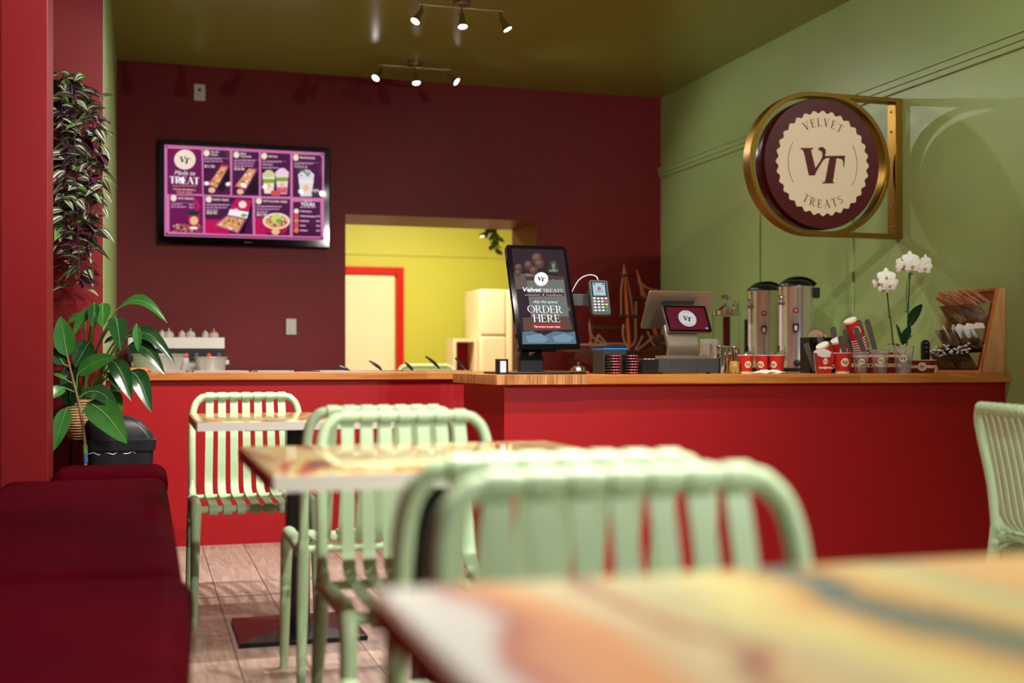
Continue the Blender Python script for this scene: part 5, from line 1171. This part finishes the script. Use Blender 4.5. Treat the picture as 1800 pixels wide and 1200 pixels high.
# urns
def make_urn(label):
    t = thing('coffee_urn', label, 'urn', (0, 0, 0), 0, 'steel coffee urns')
    mb = MB(); mb.lathe([(0, 0.012), (0.093, 0.012), (0.093, 0.0), (0.103, 0.0), (0.105, 0.02), (0, 0.022)], black_p, seg=40); mb.build('base_ring', t)
    mb = MB(); mb.lathe([(0.101, 0.022), (0.101, 0.06), (0.1, 0.066), (0.1, 0.475), (0.102, 0.48), (0.102, 0.49), (0.096, 0.49)], steel, seg=48, cap=False); mb.build('drum', t)
    mb = MB(); mb.lathe([(0.101, 0.49), (0.100, 0.50), (0.085, 0.518), (0.05, 0.53), (0, 0.533)], black_p, seg=40, cap=False); mb.tube(smooth_path([(-0.07, 0, 0.515), (-0.03, 0, 0.535), (0.03, 0, 0.54), (0.08, 0, 0.525), (0.11, 0, 0.50)], 5), [0.012]*20+[0.016], black_p, 8); mb.build('lid', t)
    a = math.pi*0; d = Vector((-1, 0, 0))
    mb = MB(); mb.box(0.085, 0.135, -0.028, 0.028, 0.425, 0.485, black_p); mb.build('side_grip', t, bevel=0.008, smooth=0)
    # front faces local -Y
    mb = MB(); mb.lathe([(0, 0), (0.0165, 0), (0.0165, 0.004), (0, 0.005)], mat('badge_red', (130, 26, 40), 0.35), T(0, -0.0985, 0.35) @ RX(R(90)), 20); mb.disc(0.007, white_p, T(0, -0.1045, 0.35) @ FRONT, seg=6); mb.build('badge', t)
    mb = MB(); mb.box(-0.010, 0.010, -0.125, -0.095, 0.27, 0.325, steel); mb.lathe([(0, 0), (0.014, 0.004), (0.019, 0.03), (0.017, 0.05), (0, 0.055)], black_p, T(0, -0.118, 0.225), 16); mb.box(-0.008, 0.008, -0.139, -0.134, 0.235, 0.262, white_p); mb.build('temperature_dial', t, smooth=0.6)
    mb = MB(); mb.lathe([(0, 0), (0.021, 0), (0.020, 0.02), (0, 0.024)], black_p, T(0.008, -0.099, 0.05) @ RX(R(90)), 20); mb.build('control_knob', t)
    x = -0.085; y = -0.068
    mb = MB(); mb.tube([(x, y, 0.12), (x, y, 0.41)], 0.0085, mat('sight_glass_white', (226, 214, 204), 0.25), 12); mb.build('sight_glass', t)
    mb = MB(); mb.lathe([(0, 0), (0.014, 0), (0.015, 0.02), (0.010, 0.03), (0, 0.032)], chrome, T(x, y, 0.41), 14); mb.box(x-0.014, x+0.03, y-0.012, y+0.02, 0.385, 0.40, nickel)
    mb.tube(smooth_path([(x+0.03, y+0.01, 0.11), (x, y-0.01, 0.11), (x-0.02, y-0.03, 0.105), (x-0.025, y-0.035, 0.07)], 4), 0.013, chrome, 12); mb.tube([(x-0.012, y-0.02, 0.11), (x-0.012, y-0.02, 0.15)], 0.006, black_p, 8); mb.build('tap', t)
    return t
ur = make_urn('rear stainless coffee urn, nearer the juice dispenser')
p = Vector((XA(1343, 6.62), 6.62, ZT+0.0008)); ur.location = p; ur.rotation_euler = (0, 0, cam_ang(p)+PI/2)
p = Vector((XA(1399, 6.2), 6.2, ZT+0.0008)); dup(ur, p, cam_ang(p)+PI/2, 'front stainless coffee urn, nearer the ribbed caddy')
# ------------------------------------------------------------------ orchid
p = at(1587, 5.28); oc = thing('white_orchid', 'white moth orchid with two flower stems before the green wall', 'orchid', p); O = p
mb = MB(); mb.lathe([(0, 0), (0.035, 0), (0.045, 0.10), (0.043, 0.10), (0.033, 0.004), (0, 0.004)], clear, seg=24, cap=False); mb.build('clear_pot', oc)
mb = MB(); mb.lathe([(0, 0.005), (0.033, 0.005), (0.041, 0.085), (0, 0.09)], bark, seg=20, cap=False); mb.build('bark_mix', oc)
def OP(x, y, Y=5.28): return P(x, y, Y)-O
mb = MB(); mb.tube(smooth_path([(0, 0, 0.08), OP(1572, 612), OP(1567, 575), OP(1562, 540), OP(1559, 510)], 6), 0.0035, leaf_d, 8); mb.tube(smooth_path([(0.01, 0, 0.08), OP(1594, 605), OP(1596, 560), OP(1598, 510), OP(1600, 478)], 6), 0.0035, leaf_d, 8)
mb.tube(smooth_path([OP(1595, 545), OP(1593, 510), OP(1597, 485), OP(1600, 478)], 5), 0.0022, leaf_m, 6)
for x, y in ((1563, 556), (1593, 547), (1603, 481)): mb.lathe([(0, -0.006), (0.006, 0), (0, 0.006)], leaf_d, T(*OP(x, y)), 8)
mb.build('flower_stems', oc)
mb = MB(); leaf(mb, OP(1598, 575), OP(1621, 534, 5.22), 0.062, leaf_d, leaf_rib, 0.1, 0.1, 0.15); leaf(mb, OP(1586, 606), OP(1574, 570, 5.2), 0.06, leaf_d, leaf_rib, 0.05, 0.2, 0.1); leaf(mb, OP(1586, 606), OP(1600, 572, 5.24), 0.05, leaf_d, None, 0.05, -0.2, 0.1); leaf(mb, OP(1588, 604), OP(1606, 588, 5.2), 0.028, leaf_m, None, 0.05, 0.2, 0.1); leaf(mb, OP(1582, 610), OP(1560, 607, 5.2), 0.03, leaf_m, None, 0.1, 0.2, 0.1); mb.build('leaves', oc, smooth=1.2)
def orchid_flower(c, r, yaw, pitch, nm='flower'):
    mb = MB(); Mf = T(*c) @ RZ(yaw) @ RX(pitch) @ FRONT
    def pet(a, L, w, z, up=0.12):
        n = 8; vs = []
        for i in range(n+1):
            s = i/n
            for k in (-1, -0.5, 0, 0.5, 1):
                ww = w*math.sin(PI*min(1, s**0.6*0.93+0.03))**0.6*k
                x, y = math.cos(a)*L*s-math.sin(a)*ww, math.sin(a)*L*s+math.cos(a)*ww
                vs.append((x, y, z+up*L*s*(1-s)*2-abs(k)*0.06*L))
        mb.add(vs, [(i*5+k, i*5+k+1, (i+1)*5+k+1, (i+1)*5+k) for i in range(n) for k in range(4)], petal, Mf)
    for a in (R(90), R(215), R(325)): pet(a, r, r*0.36, 0)
    for a in (R(15), R(165)): pet(a, r*1.02, r*0.52, 0.003)
    mb.lathe([(0, 0.012), (r*0.12, 0.008), (r*0.16, 0.002)], petal_y, Mf @ T(0, -r*0.12, 0.002), 10, cap=False); mb.lathe([(0, 0.016), (r*0.07, 0.012), (r*0.08, 0.004)], petal, Mf @ T(0, r*0.02, 0.002), 8, cap=False)
    mb.build(nm, oc, smooth=1.2)
for x, y, Y, r, yw, pt in ((1558, 487, 5.24, 17, -0.1, -0.1), (1564, 500, 5.2, 15, 0.1, 0.25), (1545, 497, 5.27, 12, -0.7, 0.1), (1553, 508, 5.22, 10, -0.3, 0.4), (1571, 497, 5.26, 13, 0.5, 0.1), (1590, 462, 5.26, 15, -0.5, 0.0), (1600, 456, 5.25, 16, 0.0, -0.1), (1604, 466, 5.2, 16, 0.1, 0.2), (1613, 462, 5.26, 13, 0.5, 0.1), (1626, 470, 5.24, 15, 0.2, 0.2), (1628, 460, 5.28, 14, 0.4, -0.1), (1586, 470, 5.24, 12, -0.4, 0.3)):
    orchid_flower(OP(x, y, Y), r*5.95/F, yw-TH*0.5, pt)
# ------------------------------------------------------------------ condiment organiser against the green wall
oy0, oy1 = 4.785, 5.115; xb = XR-0.003
xf0 = XA(1722, oy0); xt0 = XA(1753, oy0); hz = 0.405
og = thing('condiment_rack', 'slanted wooden condiment rack with clear bins of stirrers, napkins and straws', 'rack', (xb, oy0, ZT+0.0008))
a_, b_ = xf0-xb, xt0-xb; wd = oy1-oy0
side = [(a_, 0), (0, 0), (0, hz), (b_, hz)]
for y in (0.0, wd-0.012):
    mb = MB(); mb.prism(side, 0.012, pale_wood, T(0, y+0.012, 0) @ FRONT); mb.build('side_panel', og, bevel=0.001, smooth=0)
mb = MB(); mb.box(-0.008, 0, 0.012, wd-0.012, 0, hz, pale_wood); mb.build('back_panel', og, smooth=0)
mb = MB(); mb.box(a_, -0.008, 0.012, wd-0.012, 0.0, 0.014, orange_wood); mb.build('bottom_board', og, smooth=0)
mb = MB(); mb.box(b_, -0.008, 0.012, wd-0.012, hz-0.012, hz, orange_wood); mb.build('top_board', og, smooth=0)
for y in (-0.001, wd-0.011):
    mb = MB(); mb.prism([(a_-0.001, 0), (a_+0.010, 0), (b_+0.010, hz), (b_-0.001, hz)], 0.0125, orange_wood, T(0, y+0.012, 0) @ FRONT); mb.build('front_edging', og, smooth=0, label='orange oak edging of the slanted front')
levels = [0.02, 0.135, 0.255]; 
for lv, z in enumerate(levels):
    f = z/hz; xf = a_+(b_-a_)*f
    for h2 in (0, 1):
        y0 = 0.014+h2*(wd-0.028)/2+0.002; y1 = y0+(wd-0.028)/2-0.004
        mb = MB(); e = 0.0016; ox = xf-0.055; oz = z+0.075
        # sloped front sheet, two cheeks, floor
        mb.prism([(xf, z), (xf+e, z), (ox+e, oz), (ox, oz)], y1-y0, acrylic, T(0, y1, 0) @ FRONT)
        for yy in (y0, y1-e): mb.prism([(xf, z), (-0.02, z), (-0.02, oz+0.01), (ox, oz)], e, acrylic, T(0, yy+e, 0) @ FRONT)
        mb.prism([(xf, z), (-0.02, z), (-0.02, z+e), (xf, z+e)], y1-y0, acrylic, T(0, y1, 0) @ FRONT)
        mb.build('clear_bin', og, smooth=0)
# stirrers in the top bins (individual), straws below, napkins in the middle
def place_stick(proto, b, e, lab=None):
    o = proto.copy(); C.objects.link(o); d = (e-b).normalized(); o.location = b; o.rotation_euler = d.to_track_quat('Z', 'Y').to_euler()
    if lab: o['label'] = lab
    return o
OG = Vector((xb, oy0, ZT+0.0008)); rnd = random.Random(5)
mb = MB(); mb.box(-0.0045, 0.0045, -0.0009, 0.0009, 0, 0.165, mat('birch_stirrer', (222, 168, 128), 0.6)); st0 = mb.build('wooden_stirrer', smooth=0)
tag(st0, 'thin wooden stirrer in the top clear bins of the condiment rack', 'stirrer', 'wooden stirrers in the top bins')
mb = MB(); mb.tube([(0, 0, 0), (0, 0, 0.150)], 0.0032, straw_m, 8); mb.tube([(0, 0, 0.150), (0, 0, 0.160)], 0.0034, paper, 8); sw0 = mb.build('drinking_straw')
tag(sw0, 'black straw with white paper tip in the lower clear bins', 'straw', 'white-tipped black straws in the lower bins')
def fill(proto, n, z, rise, lift, first):
    f = z/hz; xf = a_+(b_-a_)*f
    for k in range(n):
        h2 = k % 2; y = 0.022+h2*(wd-0.028)/2+(wd/2-0.036)*((k//2)/(n/2-1)); row = rnd.uniform(0, 1)
        b = OG+Vector((-0.022-rnd.uniform(0, 0.02), y, z+0.010+row*lift)); d = Vector((-1, rnd.uniform(-0.12, 0.12), rise+rnd.uniform(-0.08, 0.08))).normalized()
        if first[0]: proto.location = b; proto.rotation_euler = d.to_track_quat('Z', 'Y').to_euler(); first[0] = False
        else: place_stick(proto, b, b+d)
fill(st0, 64, 0.262, 0.58, 0.055, [True]); fill(sw0, 60, 0.040, 0.26, 0.045, [True])
np_ = None
for k in range(5):
    f = 0.135/hz; b = OG+Vector((-0.13-0.008*(k % 3), 0.05+k*0.045, 0.165))
    if np_ is None:
        mb = MB(); mb.prism([(0, 0), (0.06, 0), (0.06, 0.06), (0.03, 0.078), (0, 0.055)], 0.003, paper); np_ = mb.build('folded_napkin', smooth=0)
        tag(np_, 'folded white paper napkin in the middle clear bins', 'napkin', 'white napkins in the middle bins'); o = np_
    else: o = np_.copy(); C.objects.link(o)
    o.location = b; o.rotation_euler = (R(62), R(-24+6*k), R(-40+22*k))
# ------------------------------------------------------------------ rear counter: spoons, trays
sp0 = None
for (bx, by), (tx, ty), lab in (((618, 656), (595, 643), 'leftmost and lowest of the black-handled spoons'), ((674, 656), (649, 634), 'second black-handled spoon from the left, before the pale door'), ((727, 656), (712, 637), 'third black-handled spoon, before the yellow wall'), ((776, 656), (748, 626), 'fourth and tallest black-handled spoon'), ((820, 656), (800, 629), 'rightmost black-handled spoon beside the tall touch screen')):
    b = P(bx, by, 6.68); b.z = 0.9; e = P(tx, ty, 6.68); d = e-b; L = d.length
    t = thing('serving_spoon', lab, 'spoon', b, 0, 'black-handled serving spoons')
    mb = MB(); n = 9; path = smooth_path([(0, 0, 0), (-0.2*abs(d.x), 0, 0.35*d.z), (d.x*0.6, 0, d.z*0.72), (d.x, 0, d.z)], 4); path = [Vector(q) for q in path]
    mb.tube(path[3:], [0.005+0.004*math.sin(PI*min(1, i/8)) for i in range(len(path)-3)], black_p, 8); mb.build('handle', t)
    mb = MB(); mb.tube(path[:4], 0.003, steel, 6); mb.build('shank', t)
for px0, px1, Y0, Y1, lab in ((262, 330, 6.62, 6.95, 'shallow steel topping tray, leftmost on the rear counter'), (338, 440, 6.6, 6.95, 'shallow steel topping tray left of centre on the rear counter'), (450, 520, 6.6, 6.9, 'shallow steel topping tray nearest the light switch'), (560, 700, 6.6, 6.95, 'shallow steel topping tray holding the first two spoons'), (706, 830, 6.6, 6.95, 'shallow steel topping tray holding the last three spoons')):
    x0, x1 = XA(px0, Y0), XA(px1, Y0); t = thing('topping_tray', lab, 'tray', ((x0+x1)/2, Y0, 0.9095), 0, 'steel topping trays'); w = (x1-x0)/2; d = Y1-Y0
    mb = MB()
    for q in ((-w, w, 0, 0.008), (-w, w, d-0.008, d), (-w, -w+0.008, 0, d), (w-0.008, w, 0, d)): mb.box(*q, 0, 0.006, steel)
    mb.box(-w+0.008, w-0.008, 0.008, d-0.008, 0, 0.002, steel); mb.build('rim', t, smooth=0)
p = P(245, 652, 6.7); p.z = 0.9095; mb = MB(); mb.box(-0.055, 0.055, -0.06, 0.08, 0, 0.022, orange_wood); tag(mb.build('wooden_board', loc=p, bevel=0.003, smooth=0), 'thick wooden board at the left end of the rear counter', 'board')
# cooking range on the back bench
YM = 8.15; a = P(225, 592, YM); b = P(395, 640, YM)
cm = thing('hot_plate_machine', 'stainless cooking unit with black control strip and red lights under the television', 'cooker', (a.x, YM, 0.9005)); w = b.x-a.x; h = a.z-0.9
mb = MB(); mb.box(0, w, 0, 0.38, h*0.42, h, bright_steel); mb.box(0.02, w-0.02, 0.03, 0.36, 0.0, h*0.42, bright_steel); mb.build('cabinet', cm, bevel=0.003, smooth=0)
mb = MB(); mb.box(0.0, w, -0.002, 0.03, h*0.32, h*0.68, black_p); mb.build('control_strip', cm, smooth=0)
for k in range(4):
    x = w*(0.13+0.235*k); mb = MB(); mb.lathe([(0, 0), (0.012, 0), (0.010, 0.006), (0, 0.007)], glow('cooker_red', (255, 40, 30), 1.6, 0.3), T(x, -0.002, h*0.48) @ RX(R(90)), 14); mb.build('indicator_light', cm)
    mb = MB(); mb.lathe([(0, 0), (0.016, 0), (0.014, 0.014), (0, 0.015)], mat('knob_grey', (90, 90, 96), 0.3), T(x+w*0.1, -0.002, h*0.48) @ RX(R(90)), 14); mb.build('knob', cm)
def pan(px0, px1, py0, Y, lab, hand):
    a = P(px0, py0, Y); b = P(px1, py0, Y); r = (b.x-a.x)/2; t = thing('steel_pan', lab, 'pan', ((a.x+b.x)/2, Y, 0.9005), 0, 'steel pans before the cooking unit'); h = a.z-0.9
    mb = MB(); mb.lathe([(0, 0), (r*0.84, 0), (r*0.94, h*0.92), (r, h*0.94), (r, h), (r*0.9, h), (r*0.8, 0.004), (0, 0.004)], bright_steel, seg=36, cap=False); mb.M = Matrix.Identity(4); mb.build('bowl', t)
    mb = MB(); mb.box(r*0.9, r*0.9+hand, -0.012, 0.012, h*0.5, h*0.8, white_p); mb.build('handle', t, bevel=0.003, smooth=0)
    return t
pan(230, 328, 622, 7.93, 'wide steel pan before the left end of the cooking unit', 0.03)
pan(340, 400, 627, 7.97, 'smaller steel pan before the right end of the cooking unit', 0.02)
bt = None
for i, (px, tall) in enumerate(((245, 0), (258, 1), (285, 0), (297, 1), (320, 0), (335, 1), (361, 0), (376, 1))):
    p = P(px, 592, YM+0.12); p.z = 0.9005+h+0.0005
    lab = ('short capped' if not tall else 'wide nozzle-topped')+' squeeze bottle on the cooking unit, number %s from the left' % ['one', 'two', 'three', 'four', 'five', 'six', 'seven', 'eight'][i]
    lab = lab.replace('number one from the left', 'leftmost of all').replace('number eight from the left', 'rightmost of all').replace('number ', '')
    s_ = thing('squeeze_bottle', lab, 'bottle', p, 0, 'squeeze bottles on the cooking unit'); r = 0.031 if tall else 0.022
    mb = MB(); mb.lathe([(0, 0), (r, 0), (r, 0.024), (r*0.8, 0.03), (0, 0.03)], mat('milky_plastic', (206, 190, 186), 0.4), seg=20); mb.build('body', s_)
    mb = MB(); mb.lathe([(r*0.8, 0.0302), (r*0.7, 0.038), (0.006, 0.042), (0.003, 0.062 if tall else 0.05), (0, 0.063 if tall else 0.051)], mat('orange_nozzle', (214, 140, 90), 0.4) if px == 376 else mat('milky_plastic', (206, 190, 186), 0.4), seg=16); mb.build('nozzle', s_)
# ------------------------------------------------------------------ kitchen furniture
p = P(845, 508, 12.2); fx1 = XA(886, 12.2)
fr = thing('fridge', 'cream two-door fridge in the yellow kitchen', 'fridge', (p.x, 12.2, 0)); w = 0.62; hz_ = p.z
mb = MB(); mb.box(0, w, 0.05, 0.65, 0.02, hz_, cream); mb.build('cabinet', fr, bevel=0.015, smooth=0.5)
zs = P(845, 590, 12.2).z
mb = MB(); mb.box(0.0, w*0.45, 0, 0.05, zs+0.006, hz_, cream); mb.build('freezer_door', fr, bevel=0.02, seg=3, smooth=0.6)
mb = MB(); mb.box(0.0, w*0.45, 0, 0.05, 0.04, zs-0.006, cream); mb.build('fridge_door', fr, bevel=0.02, seg=3, smooth=0.6)
mb = MB(); mb.box(w*0.46, w, 0, 0.05, 0.04, hz_, cream); mb.build('side_door', fr, bevel=0.02, seg=3, smooth=0.6)
a = P(797, 595, 12.3); b = P(847, 652, 12.3)
cb = thing('open_cabinet', 'pale open-fronted cabinet with dark red inside, beside the fridge', 'cabinet', (a.x, 12.3, 0)); w = b.x-a.x-0.05
mb = MB(); 
for q in ((0, 0.03, 0, 0.3, 0, a.z), (w-0.03, w, 0, 0.3, 0, a.z), (0.03, w-0.03, 0, 0.3, a.z-0.03, a.z), (0.03, w-0.03, 0, 0.3, 0.02, 0.05)): mb.box(*q, cream)
mb.build('carcass', cb, smooth=0)
mb = MB(); mb.box(0.03, w-0.03, 0.27, 0.29, 0.05, a.z-0.03, red_counter); mb.build('back_board', cb, smooth=0)
mb = MB(); mb.box(0.03, w-0.03, 0.02, 0.27, 0.86, 0.875, orange_wood); mb.build('shelf', cb, smooth=0)
ch = dup(chA, (XA(760, 11.6), 11.6, 0), R(180), 'slatted chair in the kitchen, only its top showing above the rear counter'); ch.scale = (1.35, 1, 1.14)
# trailing ivy at the opening corner
p = P(868, 385, 9.9); iv = thing('hanging_ivy', 'small green trailing plant at the top corner of the kitchen opening', 'plant', p)
mb = MB(); sm = MB(); rnd = random.Random(3)
for x1, y1 in ((858, 420), (864, 432), (872, 440), (862, 405), (876, 425)):
    pts = smooth_path([(0, 0, 0), (P(x1+rnd.uniform(-4, 4), y1-15, 9.9)-p), (P(x1, y1, 9.9)-p)], 5); sm.tube(pts, 0.003, stem_m, 5)
    for i in range(2, len(pts)):
        q = pts[i]; d = Vector((rnd.uniform(-1, 1), rnd.uniform(-0.5, 0.5), rnd.uniform(-0.6, 0.2))).normalized(); leaf(mb, q, q+d*0.07, 0.045, mat('fresh_leaf', (110, 160, 30), 0.4), None, 0.05, rnd.uniform(-0.6, 0.6), 0.15, n=5)
mb.build('foliage', iv, smooth=1.2); sm.build('stems', iv)
mb = MB(); mb.lathe([(0, 0), (0.07, 0), (0.09, 0.12), (0, 0.12)], cream, T(0.02, 0.02, 0.0)); mb.build('pot', iv)
mb = MB(); mb.tube([(0.02, 0.02, 0.12), (0.02, 0.02, H-p.z-0.001)], 0.002, rope, 5); mb.build('hanging_cord', iv)
# ------------------------------------------------------------------ model sailing ship
YS = 8.15; so = P(1108, 650, YS); so.z = 0.8308
ms = thing('model_ship', 'brown wooden model sailing ship with rope rigging at the back wall', 'model ship', so)
def SP(x, y, dy=0.0): return P(x, y, YS+dy)-so
mb = MB(); secs = []
keel = SP(1100, 648).z; deckz = SP(1100, 616).z; xl = SP(1008, 600).x; xr = SP(1180, 600).x
n = 14; vs = []; fs = []; m_ = 9
for i in range(n+1):
    s = i/n; x = xl+(xr-xl)*s; wd_ = 0.085*math.sin(PI*(0.04+0.92*s))**0.55; up = 0.03*(2*s-1)**2+(0.03 if s > 0.84 else 0)
    for j in range(m_+1):
        a = PI*j/m_; y = wd_*math.cos(a); zz = deckz+up-(deckz-keel+up*0.4)*math.sin(a)**0.7*math.sin(PI*(0.08+0.84*s))**0.35
        vs.append((x, y, zz))
for i in range(n):
    for j in range(m_): fs.append((i*(m_+1)+j, i*(m_+1)+j+1, (i+1)*(m_+1)+j+1, (i+1)*(m_+1)+j))
mb.add(vs, fs, ship_wood); mb.add([vs[i*(m_+1)] for i in range(n+1)]+[vs[i*(m_+1)+m_] for i in range(n+1)], [(i, i+1, n+2+i, n+1+i) for i in range(n)], ship_wood)
mb.build('hull', ms, smooth=1.0)
mb = MB(); mb.box(-0.12, 0.12, -0.05, 0.05, 0, 0.015, ship_dark); mb.box(-0.09, -0.07, -0.05, 0.05, 0.015, keel+0.02, ship_dark); mb.box(0.07, 0.09, -0.05, 0.05, 0.015, keel+0.02, ship_dark); mb.build('cradle', ms, smooth=0)
def mast(pb, pt, r):
    mb = MB(); mb.tube([pb, pb.lerp(pt, 0.6), pt], [r, r*0.8, r*0.3], mat('pine_mast', (196, 104, 44), 0.5), 10); mb.build('mast', ms)
mast(SP(1106, 612), SP(1097, 465), 0.014); mast(SP(1160, 610), SP(1119, 474), 0.016); mast(SP(1040, 615), SP(1036, 560), 0.007)
mb = MB(); mb.tube([SP(1092, 484), SP(1105, 484)], 0.010, ship_dark); mb.build('crow_platform', ms); mb = MB(); mb.tube([SP(1112, 524), SP(1145, 528)], 0.016, ship_dark); mb.build('crow_platform', ms)
mb = MB(); mb.tube([SP(1090, 556), SP(1122, 556)], 0.014, ship_dark); mb.build('yard_arm', ms)
mb = MB(); mb.tube([SP(1042, 576), SP(1088, 578)], 0.016, ship_dark); mb.build('yard_arm', ms)
def rp_(*pts, r=0.0075):
    mb = MB(); mb.tube(smooth_path(pts, 5), r, rope, 7); mb.build('rigging_rope', ms)
rp_(SP(1097, 472), SP(1092, 510), SP(1092, 556), r=0.005); rp_(SP(1099, 476), SP(1108, 520), SP(1113, 560), r=0.005); rp_(SP(1122, 494), SP(1138, 506), SP(1160, 512), SP(1180, 520)); rp_(SP(1121, 480), SP(1126, 505), SP(1128, 520), r=0.006)
rp_(SP(1118, 530), SP(1117, 570), SP(1116, 600), SP(1100, 612), SP(1070, 610), SP(1035, 603)); rp_(SP(1096, 570), SP(1095, 590), SP(1102, 610), SP(1112, 622)); rp_(SP(1036, 568), SP(1040, 590), SP(1060, 604)); rp_(SP(1052, 588), SP(1046, 604), SP(1040, 620)); rp_(SP(1052, 588), SP(1062, 600), SP(1066, 606))
rp_(SP(1138, 582), SP(1146, 600), SP(1152, 610)); rp_(SP(1150, 590), SP(1135, 604), SP(1118, 616)); rp_(SP(1020, 606), SP(1050, 606), SP(1080, 604), SP(1104, 606), r=0.008); rp_(SP(1130, 590), SP(1122, 606), SP(1116, 614))
mb = MB(); mb.box(*(lambda a, b: (a.x, b.x, -0.05, 0.05, b.z, a.z))(SP(1148, 588), SP(1176, 602)), ship_wood); mb.build('stern_cabin', ms, bevel=0.004, smooth=0)
